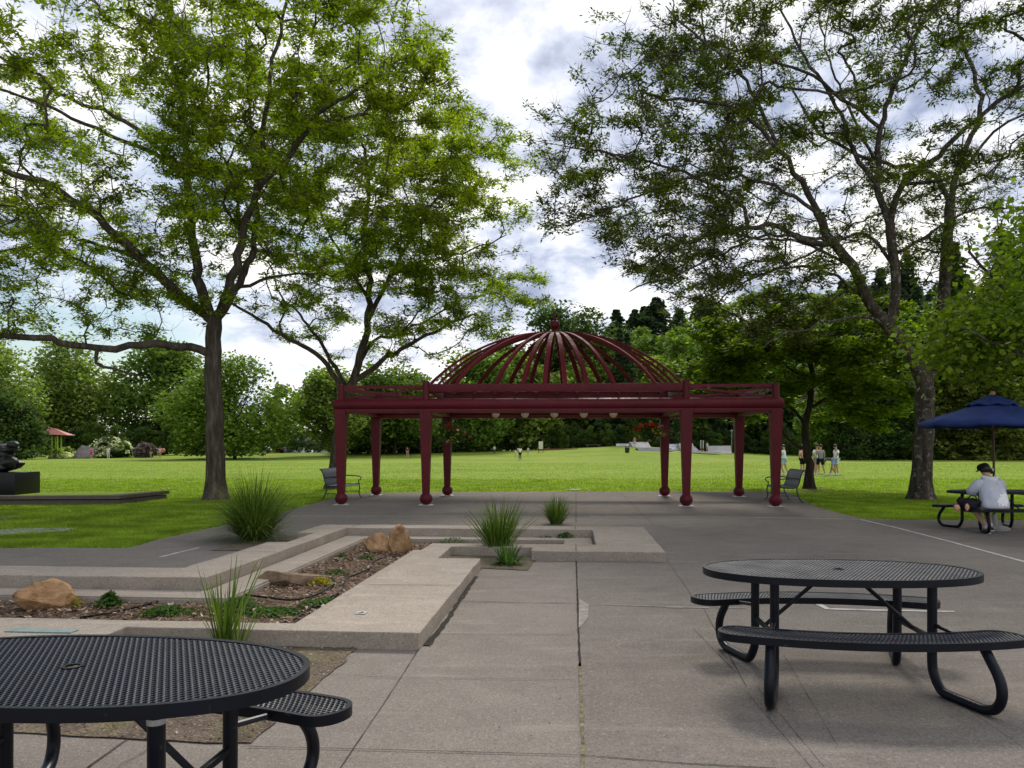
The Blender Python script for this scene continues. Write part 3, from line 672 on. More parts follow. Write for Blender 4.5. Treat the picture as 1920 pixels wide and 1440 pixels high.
def ring_band(loop_o, loop_i, zt, h):
    mb = MB(); n = len(loop_o)
    for lp, z in ((loop_i, zt-.003), (loop_i, zt+.001), (loop_o, zt+.002), ([(a*1.0, b*1.0) for a, b in loop_o], zt-.004), (loop_o, zt-h), (loop_i, zt-h), (loop_i, zt-.003)):
        for p in lp: mb.v.append((p[0], p[1], z))
    for i in range(6):
        for k in range(n): mb.f.append((i*n+k, i*n+(k+1) % n, (i+1)*n+(k+1) % n, (i+1)*n+k))
    return mb
TA, TB = .915, .475
def oval(a, b, n=96, e=2.25):
    L = []
    for k in range(n):
        t = 2*math.pi*k/n; c, s = math.cos(t), math.sin(t)
        L.append((a*abs(c)**(2/e)*(1 if c >= 0 else -1), b*abs(s)**(2/e)*(1 if s >= 0 else -1)))
    return L
def ov_in(a, b, e=2.25): return lambda x, y: abs(x/a)**e+abs(y/b)**e < 1
BR = 2.3          # bench arc radius
def bench_map(sgn, off):
    def f(s, t):   # s along, t across (towards outside)
        a = s/BR; r = BR-t
        return (r*math.sin(a), sgn*(off-(BR-r*math.cos(a))*1.0))
    return f
def make_table():
    t = thing('picnic_table', 'x', 'picnic table')
    V, Fc = perforated(None, ov_in(TA-.012, TB-.012), .0262, .758, .006, None, (-TA, TA, -TB, TB), .37, .034)
    me = mesh_from('tabletop', V, Fc, MT['tplate']); top = link(bpy.data.objects.new('tabletop', me), t)
    rb = ring_band(oval(TA, TB), oval(TA-.024, TB-.024), .760, .046); rb.build('rim', MT['tcoat'], top, ang=40)
    mb = MB(); mb.lathe([(.040,.7615),(.040,.755),(.026,.755),(.026,.7615),(.040,.7615)], n=20)
    mb.f = mb.f[:-2]; mb.build('umbrella_hole', MT['tcoat'], top)
    for sg in (-1, 1):
        f = bench_map(sg, .685); hl, hw = .93, .135
        def ins(s, tt, k=0.0):
            e = max(0, abs(s)-(hl-.13))
            return (e/(.13-k))**2.2+(abs(tt)/(hw-k))**2.2 < 1 if e > 0 else abs(tt) < hw-k
        V, Fc = perforated(None, lambda s, tt: ins(s, tt, .012), .0262, .448, .006, f, (-hl, hl, -hw, hw), .37)
        b = link(bpy.data.objects.new('bench_seat', mesh_from('bench_seat', V, Fc, MT['tplate'])), t)
        def loop(k):
            L = []
            for i in range(13): an = R(-90+180*i/12); L.append(((hl-.13)+(.13-k)*abs(math.cos(an))**(2/2.2), (hw-k)*(abs(math.sin(an))**(2/2.2))*(1 if an >= 0 else -1)))
            for i in range(1, 16): L.append(((hl-.13)*(1-2*i/16), hw-k))
            for i in range(13): an = R(90+180*i/12); c_, s_ = math.cos(an), math.sin(an); L.append((-(hl-.13)-(.13-k)*abs(c_)**(2/2.2), (hw-k)*abs(s_)**(2/2.2)*(1 if s_ >= 0 else -1)))
            for i in range(1, 16): L.append((-(hl-.13)*(1-2*i/16), -(hw-k)))
            return [f(*p) for p in L]
        ring_band(loop(0), loop(.022), .450, .045).build('rim', MT['tcoat'], b, ang=40)
    for sx in (-1, 1):
        for sy in (-1, 1):
            p0 = Vector((sx*.50, sy*.27, 0)); d = Vector((sx*.30, sy*.95, 0)).normalized()
            prof = [(0,.72),(0,.40),(.0,.20),(.02,.12),(.07,.05),(.13,.032),(.33,.030),(.42,.034),(.49,.06),(.53,.12),(.535,.19),(.51,.26),(.46,.33),(.42,.385),(.40,.408)]
            pts = []
            for i in range(len(prof)-1):
                q = [prof[max(i-1,0)], prof[i], prof[i+1], prof[min(i+2, len(prof)-1)]]
                for k in range(4):
                    tt = k/4; r = [0.5*((2*q[1][c])+(q[2][c]-q[0][c])*tt+(2*q[0][c]-5*q[1][c]+4*q[2][c]-q[3][c])*tt*tt+(3*q[1][c]-q[0][c]-3*q[2][c]+q[3][c])*tt**3) for c in (0,1)]
                    pts.append(p0+d*r[0]+Vector((0,0,max(.031, r[1]))))
            pts.append(p0+d*prof[-1][0]+Vector((0,0,prof[-1][1])))
            leg = MB().sweep(pts, .030, 14).build('leg', MT['tcoat'], t, ang=60)
            MB().box(p0+Vector((0,0,.712)), (.13,.05,.008)).build('bracket', MT['tcoat'], leg, smooth=False)
    for sx in (-1, 1):
        mb = MB(); mb.sweep([(sx*.50, -.27, .695), (sx*.50, .27, .695)], .02, 8); mb.build('crossbar', MT['tcoat'], t)
        mb = MB(); mb.sweep([(sx*.50, -.27, .36), (sx*.50, .27, .36)], .018, 8)
        mb.sweep([(sx*.50, 0, .36), (sx*.10, 0, .715)], .014, 8)
        mb.build('diagonal_brace', MT['tcoat'], t)
        for sy in (-1, 1): MB().sweep([(sx*.5, sy*.27, .45), (sx*.62, sy*.60, .41)], .0135, 8).build('seat_stay', MT['tcoat'], t)
    return t
T1 = make_table(); T1.location = (2.25, 5.30, 0); T1.rotation_euler = (0, 0, R(-4.5))
T1['label'] = 'whole oval perforated picnic table with two curved benches on asphalt at right'; T1['group'] = 'oval picnic tables'
T2 = copy_tree(T1); T2.location = (-1.685, 2.95, 0); T2.rotation_euler = (0, 0, R(-6))
T2['label'] = 'closest oval perforated picnic table cut off by the lower left corner'
T3 = copy_tree(T1); T3.location = (9.32, 14.8, 0); T3.rotation_euler = (0, 0, R(2))
T3['label'] = 'picnic table under the navy umbrella where the hooded person sits'
# worn tape round one leg of the near table
leg2 = [c for c in kids(T2) if c.name.startswith('leg')]
for c in leg2:
    if c.data.vertices[0].co.x > 0 and c.data.vertices[0].co.y < 0:
        MB().sweep([(.50,-.27,.655),(.50,-.27,.675)], .0318, 14).build('tape_band', MT['silver'], c)
# ---------------------------------------------------------------- trees
def leaf_quads(C, size, rs, flat=0.6, aspect=0.45, droop=0.0, axis=None):
    "diamond leaves at points C"
    n = len(C); nz = rs.normal(0, 1, (n, 3)); nz[:, 2] = np.abs(nz[:, 2])+flat*2.2; nz /= np.linalg.norm(nz, axis=1)[:, None]
    a = rs.normal(0, 1, (n, 3)) if axis is None else axis+rs.normal(0, .45, (n, 3))
    a[:, 2] -= droop; a -= nz*(a*nz).sum(1)[:, None]; a /= np.linalg.norm(a, axis=1)[:, None]+1e-9
    b = np.cross(nz, a); s = (size*rs.uniform(.45, 1.5, n))[:, None]
    L = a*s/2; W = b*s/2*aspect
    return np.stack([C-L, C-L*.1+W, C+L, C-L*.1-W], 1).reshape(-1, 3)
def pipe_tree(paths, targets, rs, tip=0.006, power=2.4, step=0.34, wig=0.12, inward=0.35, rmax=None, lift=0.12):
    """paths: list of (points, r0, r1, parent_path or None). targets: (N,3).
    Grows a branch to every target from the nearest wood, radii by the pipe rule."""
    pos = []; par = []; fix = []
    for pts, r0, r1 in paths:
        pts = [np.array(p, float) for p in pts]; S = []
        for i in range(len(pts)-1):
            q = [pts[max(i-1, 0)], pts[i], pts[i+1], pts[min(i+2, len(pts)-1)]]
            m = max(2, int(np.linalg.norm(q[2]-q[1])/0.3))
            for k in range(m):
                t = k/m; S.append(0.5*((2*q[1])+(q[2]-q[0])*t+(2*q[0]-5*q[1]+4*q[2]-q[3])*t*t+(3*q[1]-q[0]-3*q[2]+q[3])*t**3))
        S.append(pts[-1]); prev = -1
        if pos:
            d = np.linalg.norm(np.array(pos)-S[0], axis=1); prev = int(d.argmin())
        for i, p in enumerate(S):
            if i == 0 and prev >= 0: continue
            w = rs.normal(0, .03 if r0 < .2 else .008, 3) if i > 2 else np.zeros(3)
            pos.append(p+w*(wig/0.1)); par.append(prev); prev = len(pos)-1
            fix.append(r0+(r1-r0)*(i/len(S))**0.8)
    cap = len(pos)+len(targets)*40; A = np.zeros((cap, 3)); n = len(pos); A[:n] = pos
    ctr = A[0].copy()
    tips = []
    base = A[:n]
    d0 = np.array([np.linalg.norm(base-t, axis=1).min() for t in targets]); order = np.argsort(d0)
    out = np.zeros(cap); out[:n] = 0
    start_ok = np.ones(cap, bool)
    for i in range(n):
        if A[i, 2] < ctr[2]+ (A[:n, 2].max()-ctr[2])*0.16: start_ok[i] = False
    for ti in order:
        t = targets[ti]; D = A[:n]-t; d = np.sqrt((D*D).sum(1))
        # prefer wood that is nearer the trunk than the target
        rt = np.hypot(t[0]-ctr[0], t[1]-ctr[1]); rn = np.hypot(A[:n, 0]-ctr[0], A[:n, 1]-ctr[1])
        cost = d*(1+inward*np.clip((rn-rt)/(d+.1), 0, 1)*2+0.25*np.clip((A[:n, 2]-t[2])/(d+.1), 0, 1)); cost[~start_ok[:n]] = 1e9
        j = int(cost.argmin()); L = d[j]
        if L < 0.12: continue
        s = A[j].copy(); m = max(2, int(L/step)); pj = par[j]
        dirp = (A[j]-A[pj]) if pj >= 0 else np.array([0, 0, 1.]); dirp = dirp/(np.linalg.norm(dirp)+1e-9)
        mid = s+dirp*L*.30+(t-s)*.25+np.array([0, 0, L*lift])+rs.normal(0, wig*L*.5, 3)
        prev = j; path = []
        for k in range(1, m+1):
            u = k/m; p = (1-u)**2*s+2*u*(1-u)*mid+u*u*t
            if k < m: p = p+rs.normal(0, wig*.35, 3)
            A[n] = p; par.append(prev); prev = n; path.append(n); n += 1
        tips.append(path)
    A = A[:n]; par = np.array(par); rad = np.zeros(n); nk = np.bincount(par[par >= 0], minlength=n)
    acc = np.zeros(n)
    for i in range(n-1, -1, -1):
        v = acc[i] if nk[i] else tip**power
        rad[i] = v**(1/power)
        if par[i] >= 0: acc[par[i]] += v
    nf = len(fix)
    rad[:nf] = np.array(fix)*1.0
    for i in range(nf, n):
        if par[i] >= 0: rad[i] = min(rad[i], rad[par[i]]*.92 if par[i] < nf else rad[par[i]])
    return A, par, rad, tips
def wood_mesh(name, A, par, rad, mat, rmin=0.0, knobs=0.0):
    n = len(A); ch = [[] for _ in range(n)]; roots = []
    for i, p in enumerate(par): (ch[p].append(i) if p >= 0 else roots.append(i))
    mb = MB(); stack = [(r, -1) for r in roots]
    while stack:
        s, p = stack.pop(); idx = ([p] if p >= 0 else [])+[s]; cur = s
        while ch[cur]:
            c = max(ch[cur], key=lambda k: rad[k]); stack.extend((k, cur) for k in ch[cur] if k != c); idx.append(c); cur = c
        if rad[s] < rmin or len(idx) < 2: continue
        rr = [rad[i] for i in idx]
        if p >= 0: rr[0] = min(rad[p], rad[s]*1.15)
        rr[-1] *= .6
        k = 3 if rr[min(1, len(rr)-1)] < .012 else 4 if rr[min(1, len(rr)-1)] < .03 else 7 if rr[0] < .09 else 14
        if k == 14 and knobs:
            b0 = len(mb.v); mb.sweep([A[i] for i in idx], rr, 18, caps=False)
            for q in range(b0, len(mb.v)):
                v = Vector(mb.v[q]); i = idx[(q-b0)//18]; c = Vector(A[i]); d = v-c
                f = 1+knobs*mnoise.noise(Vector((v.x*5, v.y*5, v.z*1.3)))+knobs*.7*mnoise.noise(v*9)
                mb.v[q] = tuple(c+d*f)
        else: mb.sweep([A[i] for i in idx], rr, k, caps=False)
    me = mesh_from(name, mb.v, mb.f, mat, smooth=True); return me
def flare(pts_base, r, zf=0.6):
    return pts_base
def ellipsoid_targets(n, c, r, rs, lo=0.25, clump=0.9, seed=0, cut=None, gap=0.0, layer=0.0):
    out = []; c = np.array(c); r = np.array(r); full = n; n = max(8, int(n/5))
    while len(out) < n:
        p = rs.uniform(-1, 1, 3); q = np.linalg.norm(p)
        if q > 1 or rs.rand() > (lo+(1-lo)*q*q): continue
        w = c+p*r
        k = mnoise.noise(Vector(w*[.33, .33, .33+layer])+Vector((seed*3.7, seed, 0)))
        edge = 1-0.32*max(0, mnoise.noise(Vector(w)*.22+Vector((0, seed*5.1, 9)))*2)
        if q > edge: continue
        if k < gap*(.6): continue
        if cut is not None and cut(w): continue
        out.append(w)
    O = np.array(out); O = np.repeat(O, 5, 0)[:full]
    return O+rs.normal(0, 1, O.shape)*[.40, .40, .14]
def spray(tips, A, rs, per=26, spread=.26, zs=.5, last=3, size=.1, flat=.6, aspect=.45, droop=.25, keep=1.0, offs=(0,0,-.03)):
    C = []; X = []
    for path in tips:
        if rs.rand() > keep: continue
        nodes = path[-last:]
        for k, i in enumerate(nodes):
            m = int(per*(.6+.8*rs.rand())*(1 if k == len(nodes)-1 else .55)); o = rs.normal(0, 1, (m, 3))*spread*[1, 1, zs]
            C.append(A[i]+o+np.array(offs)); X.append(o)
    C = np.concatenate(C); X = np.concatenate(X)
    return leaf_quads(C, size, rs, flat, aspect, droop, axis=X/(np.linalg.norm(X, axis=1)[:, None]+1e-9))
def big_tree(lab, name, base, paths, targets, seed, leafkw, leafmat, barkmat, bare=None, knobs=.10, tip=.006, group=None, wkw={}, twn=3):
    rs = np.random.RandomState(seed); b = np.array(base)
    A, par, rad, tips = pipe_tree(paths, targets, rs, tip=tip, **wkw)
    # root flare
    for i in range(len(A)):
        h = A[i, 2]-b[2]
        if h < .9 and rad[i] > .08: rad[i] *= 1+.55*max(0, (.9-h)/.9)**2.2
    t = thing(name, lab, 'tree', base, 0, group)
    me = wood_mesh('trunk', A-b, par, rad, barkmat, knobs=knobs); link(bpy.data.objects.new('trunk', me), t)
    # fine bare twigs round every tip
    src = np.concatenate([A[p[-4:]] for p in tips]); src = np.repeat(src, twn, 0); m = len(src)
    d = rs.normal(0, 1, (m, 3))+(src-(b+[0,0,5]))*.10; d[:, 2] += .1; d /= np.linalg.norm(d, axis=1)[:, None]; L_ = rs.uniform(.15, .55, m)[:, None]
    s0 = src-b; s1 = s0+d*L_*.5+rs.normal(0, .03, (m, 3)); s2 = s1+d*L_*.5+rs.normal(0, .05, (m, 3)); Q = []
    for ax in (0, 1):
        e = np.cross(d, rs.normal(0, 1, (m, 3))); e /= np.linalg.norm(e, axis=1)[:, None]; w0, w1, w2 = e*.0055, e*.0042, e*.002
        Q.append(np.stack([s0-w0, s0+w0, s1+w1, s1-w1], 1)); Q.append(np.stack([s1-w1, s1+w1, s2+w2, s2-w2], 1))
    link(bpy.data.objects.new('twigs', np_mesh('twigs', np.concatenate(Q).reshape(-1, 3), 4, barkmat)), t)
    if bare is not None: tips = [p for p in tips if not bare(A[p[-1]], rs)]
    V = spray(tips, A-b, rs, **leafkw)
    link(bpy.data.objects.new('crown', np_mesh('crown', V, 4, leafmat)), t); return t

# left honey locust
B = (-8.97, 23.3, -.05)
def PD(x, y, D): return tuple(P(x, y, D))
pA = [([B, PD(404,870,23.3), PD(402,760,23.3), PD(399,680,23.3), PD(402,600,23.3)], .285, .235),
      ([PD(400,672,23.3), PD(375,655,22.9), PD(290,645,22.0), PD(240,651,21.6), PD(185,655,21.2), PD(90,640,20.6), PD(0,632,20.2), PD(-120,640,19.8), PD(-220,610,19.5)], .135, .05),
      ([PD(185,656,21.2), PD(180,680,21.0), PD(215,690,20.8), PD(260,700,20.4)], .06, .02),
      ([PD(402,600,23.3), PD(372,580,23.1), PD(330,545,22.8), PD(270,490,22.2), PD(180,410,21.5), PD(100,350,21.0), PD(0,312,20.6), PD(-120,250,20), PD(-260,170,19.6)], .17, .04),
      ([PD(275,492,22.2), PD(190,460,22.8), PD(100,440,23.5), PD(0,470,24.0), PD(-120,480,24.5)], .07, .02),
      ([PD(395,595,23.3), PD(372,520,23.6), PD(360,430,23.9), PD(350,340,24.2), PD(345,240,24.6), PD(328,120,25), PD(322,0,25.4), PD(330,-90,25.6)], .17, .04),
      ([PD(348,330,24.2), PD(300,280,24.4), PD(220,220,24.5), PD(120,180,24.6), PD(10,110,24.6), PD(-100,60,24.6)], .085, .03),
      ([PD(350,340,24.2), PD(290,290,23.4), PD(180,240,22.6), PD(70,190,22), PD(-60,150,21.6)], .08, .03),
      ([PD(408,598,23.3), PD(430,540,23.0), PD(452,460,22.7), PD(478,365,22.3), PD(540,300,21.9), PD(585,230,21.5), PD(650,180,21.2), PD(720,140,21.0)], .16, .03),
      ([PD(478,365,22.3), PD(492,330,22.2), PD(498,220,22), PD(510,130,21.8), PD(535,20,21.6), PD(560,-70,21.4)], .09, .03),
      ([PD(452,460,22.7), PD(440,350,23.5), PD(420,300,24.3), PD(385,255,25.1)], .07, .02),
      ([PD(410,598,23.3), PD(440,545,23.9), PD(470,480,24.8), PD(480,380,25.6), PD(470,250,26.4), PD(465,120,26.8), PD(455,0,27)], .13, .03),
      ([PD(585,230,21.5), PD(640,225,21.9), PD(700,200,22.3), PD(770,180,22.6), PD(840,150,22.8)], .05, .02),
      ([PD(425,548,23.9), PD(500,520,25.2), PD(560,515,26.4), PD(640,510,27)], .07, .02)]
rsA = np.random.RandomState(11)
def cutA(w):
    y = HZ-(w[2]-CH)*F/w[1]; x = 960+w[0]/w[1]*F
    return x > (790+max(0, y)*.28 if y < 300 else 870)
tA = np.concatenate([ellipsoid_targets(1900, (-10.2, 23, 11.4), (10.2, 6.5, 6.8), rsA, .35, seed=1, gap=-.12, layer=.35, cut=lambda w: (w[2] < 5.2 and w[0] > -12) or cutA(w)),
                     ellipsoid_targets(750, (-5.8, 22.2, 12.4), (5.2, 4.5, 4.4), rsA, .3, seed=2, gap=-.2, layer=.3, cut=lambda w: cutA(w)),
                     ellipsoid_targets(150, (-15.0, 21.2, 5.3), (5.2, 2.6, 1.5), rsA, .3, seed=3, gap=-.3),
                     ellipsoid_targets(520, (-13.6, 22.2, 8.2), (6.6, 4.6, 2.7), rsA, .4, seed=16, gap=-.3, layer=.3)])
LK = dict(per=54, spread=.135, zs=.5, last=3, size=.13, flat=.55, aspect=.38, droop=.25)
big_tree('big honey locust with long level limb standing alone on the left lawn edge', 'honey_locust_tree', B, pA, tA, 21, LK, MT['locust'], MT['bark'], bare=lambda p, r: r.rand() < (.34 if p[2] < 8.2 and p[0] < -8 else .16), tip=.0085)
# second locust behind, trunk beside the left bench
Bb = (-6.85, 29.5, -.05)
pB = [([Bb, PD(631,860,29.5), PD(641,790,29.5), PD(655,730,29.5)], .26, .22),
      ([PD(648,760,29.5), PD(630,715,29.3), PD(606,672,29), PD(580,655,28.6), PD(540,635,28), PD(470,590,27.5), PD(420,560,27.2)], .12, .04),
      ([PD(656,735,29.5), PD(628,690,29.8), PD(600,640,30.4), PD(560,590,31), PD(520,550,31.5)], .10, .03),
      ([PD(658,728,29.5), PD(672,680,29.5), PD(688,620,29.5), PD(692,540,29.6), PD(680,450,29.8), PD(690,350,30), PD(680,260,30)], .17, .04),
      ([PD(664,715,29.5), PD(700,690,29.2), PD(740,660,28.7), PD(800,632,28.0), PD(850,605,27.6), PD(900,590,27.2)], .12, .03),
      ([PD(672,685,29.5), PD(702,640,30), PD(740,628,30.6), PD(800,600,31.3), PD(870,560,32)], .08, .03),
      ([PD(690,600,29.5), PD(730,520,29.2), PD(780,430,29), PD(830,350,28.8), PD(860,290,28.8)], .10, .03),
      ([PD(691,560,29.5), PD(640,480,30), PD(600,400,30.4), PD(590,300,30.6)], .08, .03),
      ([PD(735,515,29.2), PD(800,490,28.6), PD(880,470,28.2), PD(950,440,28)], .06, .02)]
rsB = np.random.RandomState(12)
def cutB(w):
    t = w[0]/w[1]; y = HZ-(w[2]-CH)*F/w[1]; x = 960+t*F
    return x > 1005-max(0, (420-y))*.32 or (w[2] < 5.6 and x > 900)
tB = np.concatenate([ellipsoid_targets(1600, (-4.6, 29.4, 10.0), (6.6, 5.2, 5.6), rsB, .35, seed=5, gap=-.10, layer=.35, cut=cutB),
                     ellipsoid_targets(150, (-2.0, 28.4, 7.3), (3.2, 3.4, 2.3), rsB, .35, seed=6, gap=-.22, layer=.35, cut=cutB)])
big_tree('honey locust behind the left bench with trunk leaning and crown reaching the dome', 'honey_locust_tree', Bb, pB, tB, 22, dict(LK, per=56, spread=.15, size=.138), MT['locust'], MT['bark'], bare=lambda p, r: r.rand() < (.5 if p[2] < 7.6 and p[0] < -3.5 else .12), tip=.0085)
# right locust, sparse
Bc = (12.4, 23.3, -.05)
pC = [([Bc, PD(1728,880,23.3), PD(1733,790,23.3), PD(1734,715,23.3)], .31, .26),
      ([PD(1733,725,23.3), PD(1705,665,23.1), PD(1668,612,22.9), PD(1635,575,22.7), PD(1598,500,22.4), PD(1560,455,22.0), PD(1535,400,21.7)], .19, .11),
      ([PD(1560,458,22), PD(1520,455,21.6), PD(1440,425,21.2), PD(1340,440,20.6), PD(1250,470,20.2), PD(1190,505,20)], .09, .025),
      ([PD(1536,400,21.7), PD(1500,340,21.4), PD(1460,280,21.1), PD(1390,210,20.8), PD(1300,190,20.3), PD(1210,180,20)], .09, .025),
      ([PD(1460,280,21.1), PD(1420,190,20.9), PD(1370,120,20.7), PD(1300,60,20.5), PD(1250,10,20.3)], .06, .02),
      ([PD(1410,400,21), PD(1330,345,20.6), PD(1240,310,20.2), PD(1150,290,19.9), PD(1060,270,19.6)], .055, .014),
      ([PD(1670,612,22.9), PD(1678,560,23.0), PD(1676,480,23.1), PD(1668,420,23.2)], .15, .13),
      ([PD(1668,420,23.2), PD(1645,340,23.3), PD(1650,240,23.4), PD(1690,130,23.5), PD(1740,20,23.6), PD(1770,-60,23.6)], .11, .04),
      ([PD(1645,350,23.3), PD(1600,280,23.6), PD(1570,200,24), PD(1510,110,24.4), PD(1460,10,24.8)], .08, .03),
      ([PD(1668,420,23.2), PD(1692,345,22.9), PD(1760,290,22.4), PD(1830,225,22), PD(1920,160,21.6), PD(2010,120,21.4)], .10, .04),
      ([PD(1692,345,22.9), PD(1790,330,22.2), PD(1860,250,21.8), PD(1940,200,21.4)], .06, .03),
      ([PD(1733,725,23.3), PD(1752,660,23.8), PD(1768,570,24.4), PD(1775,470,25), PD(1782,380,25.6)], .22, .15),
      ([PD(1782,380,25.6), PD(1740,320,26), PD(1640,300,26.4), PD(1540,250,27), PD(1480,160,27.4)], .09, .03),
      ([PD(1782,380,25.6), PD(1800,300,25.8), PD(1840,200,26), PD(1800,60,26.2), PD(1790,-40,26.4)], .11, .04),
      ([PD(1676,500,23.1), PD(1620,440,23.6), PD(1530,470,24.2), PD(1440,510,24.8), PD(1350,520,25.2)], .06, .02),
      ([PD(1700,660,23.1), PD(1640,600,22), PD(1570,600,21.2), PD(1500,620,20.4), PD(1430,645,20)], .07, .02),
      ([PD(1598,500,22.4), PD(1500,455,22.8), PD(1380,440,23.5), PD(1260,400,24)], .05, .02),
      ([PD(1640,300,26.4), PD(1560,130,26.6), PD(1530,0,26.8)], .06, .02),
      ([PD(1598,500,22.4), PD(1540,450,21.8), PD(1440,440,21.0), PD(1340,480,20.4), PD(1260,520,20.0), PD(1180,545,19.7)], .06, .018),
      ([PD(1635,575,22.7), PD(1570,520,23.2), PD(1480,500,23.8), PD(1380,540,24.2), PD(1300,600,24.5)], .055, .018),
      ([PD(1535,400,21.7), PD(1450,350,21.0), PD(1350,330,20.4), PD(1240,350,19.9), PD(1130,400,19.5), PD(1070,420,19.3)], .06, .014),
      ([PD(1650,240,23.4), PD(1560,170,23.0), PD(1450,110,22.6), PD(1340,90,22.2), PD(1230,110,21.9), PD(1140,150,21.6)], .06, .014),
      ([PD(1676,480,23.1), PD(1740,440,22.6), PD(1810,400,22.0), PD(1900,390,21.6)], .06, .018)]
rsC = np.random.RandomState(13)
def cutC(w):
    t = w[0]/w[1]; y = HZ-(w[2]-CH)*F/w[1]; x = 960+t*F
    lim = 1110 if y < 60 else 1010+abs(y-250)*.12 if y < 420 else 1090+(y-420)*1.1
    return x < lim or y > 650 or (x > 1560 and y > 560)
tC = np.concatenate([ellipsoid_targets(2400, (10.2, 22.8, 10.8), (9.4, 6.3, 6.2), rsC, .45, seed=7, gap=-.18, layer=.35, cut=cutC),
                     ellipsoid_targets(260, (4.2, 20.6, 8.2), (4.2, 3.0, 3.2), rsC, .4, seed=8, gap=-.3, layer=.4, cut=cutC)])
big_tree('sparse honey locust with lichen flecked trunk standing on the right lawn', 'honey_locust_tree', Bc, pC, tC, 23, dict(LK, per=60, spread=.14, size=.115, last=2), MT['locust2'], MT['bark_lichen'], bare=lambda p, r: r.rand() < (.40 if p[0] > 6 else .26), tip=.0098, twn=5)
# smaller dense tree behind the right bench
Be = (11.3, 29.2, -.03)
pE = [([Be, PD(1516,870,29.2), PD(1508,800,29.2), PD(1518,760,29.2), PD(1522,690,29.2), PD(1515,620,29.2)], .18, .07),
      ([PD(1510,845,29.2), PD(1480,825,28.8), PD(1455,795,28.4), PD(1430,770,28.2)], .07, .03),
      ([PD(1518,768,29.2), PD(1560,740,28.9), PD(1620,715,28.6), PD(1660,690,28.4)], .08, .03),
      ([PD(1512,800,29.2), PD(1490,770,29.6), PD(1460,740,30.2), PD(1420,700,30.6), PD(1380,670,31)], .07, .02),
      ([PD(1520,720,29.2), PD(1470,680,28.6), PD(1420,640,28.2), PD(1370,620,28)], .06, .02),
      ([PD(1520,730,29.2), PD(1570,690,30), PD(1620,640,30.6)], .05, .02)]
rsE = np.random.RandomState(14)
tE = ellipsoid_targets(620, (11.1, 29.2, 4.75), (4.5, 3.8, 2.9), rsE, .35, seed=9, gap=-.45, layer=.5)
big_tree('small bright green tree with slim dark trunk behind the right bench', 'maple_tree', Be, pE, tE, 24, dict(per=58, spread=.18, zs=.45, last=2, size=.18, flat=.9, aspect=.6, droop=.2), MT['spring'], MT['bark_dark'])
# broad leaved tree near the umbrella
Bf = (11.9, 15.6, -.03)
pF = [([Bf, (11.9,15.6,1.5), (11.8,15.6,2.6), (11.8,15.5,3.6), (11.6,15.4,5.2)], .16, .06),
      ([(11.85,15.6,2.2), (10.8,15.2,2.9), (9.6,14.9,3.5), (8.6,14.8,3.9)], .06, .02),
      ([(11.8,15.6,3.0), (10.9,15.7,4.0), (9.9,15.7,5.0), (9.2,15.6,5.8)], .06, .02),
      ([(11.8,15.6,3.2), (12.6,14.6,4.2), (12.2,13.6,4.8)], .05, .02)]
rsF = np.random.RandomState(15)
tF = ellipsoid_targets(520, (12.0, 15.3, 4.75), (4.0, 3.2, 2.1), rsF, .45, seed=10, gap=-.25, layer=.1, cut=lambda w: w[2] < 3.1 or (w[2]-3.2) > 1.1*(w[0]-8.0)+.3)
big_tree('broad leaved tree reaching in from the right edge above the navy umbrella', 'linden_tree', Bf, pF, tF, 25, dict(per=40, spread=.28, zs=.8, last=3, size=.125, flat=.2, aspect=.8, droop=.5), MT['linden'], MT['bark'])

# ---------------- background trees
def lump_crown(rs, R_, H, zb, n, size, lumps=34, kind='round', flat=.35):
    "leaf clusters over a crown built of overlapping lobes, hollow inside"
    C = []
    if kind in ('round', 'willow', 'column'):
        cs = []
        for k in range(lumps):
            th = rs.uniform(0, 6.283); zz = rs.uniform(0, 1)
            prof = math.sin(math.pi*min(1, max(0.04, zz*.86+.12)))**.6 if kind != 'column' else math.sin(math.pi*(zz*.8+.15))**.4
            rr = R_*prof*rs.uniform(.2, .82); cs.append((rr*math.cos(th), rr*math.sin(th), zb+(H-zb)*(.06+.84*zz), R_*rs.uniform(.30, .48)))
        m = n//lumps
        for x, y, z, r in cs:
            d = rs.normal(0, 1, (m, 3)); d /= np.linalg.norm(d, axis=1)[:, None]
            q = d*(r*rs.uniform(.30, 1.08, m)**.7)[:, None]; q[:, 2] *= .75 if kind != 'willow' else 1.1
            C.append(q+[x, y, z])
    else:   # conifer: drooping whorls
        tiers = int(H/.75); m = n//tiers
        for k in range(tiers):
            u = k/tiers; z = zb+(H-zb)*u; rr = R_*(1-u)**.85*rs.uniform(.82, 1.12)+.12
            nb = 9; th0 = rs.uniform(0, 6.28)
            th = th0+np.floor(rs.uniform(0, nb, m))*6.283/nb+rs.normal(0, .16, m); s = rs.uniform(.08, 1, m)**.7
            lf = rr*(.78+.3*np.sin(th*3+k))
            C.append(np.stack([np.cos(th)*s*lf, np.sin(th)*s*lf, z-s*rr*.22+rs.normal(0, .13, m)], -1))
    C = np.concatenate(C); C = C[C[:, 2] > max(0.15, zb*.6)]
    return leaf_quads(C, size, rs, flat, .7, .2)
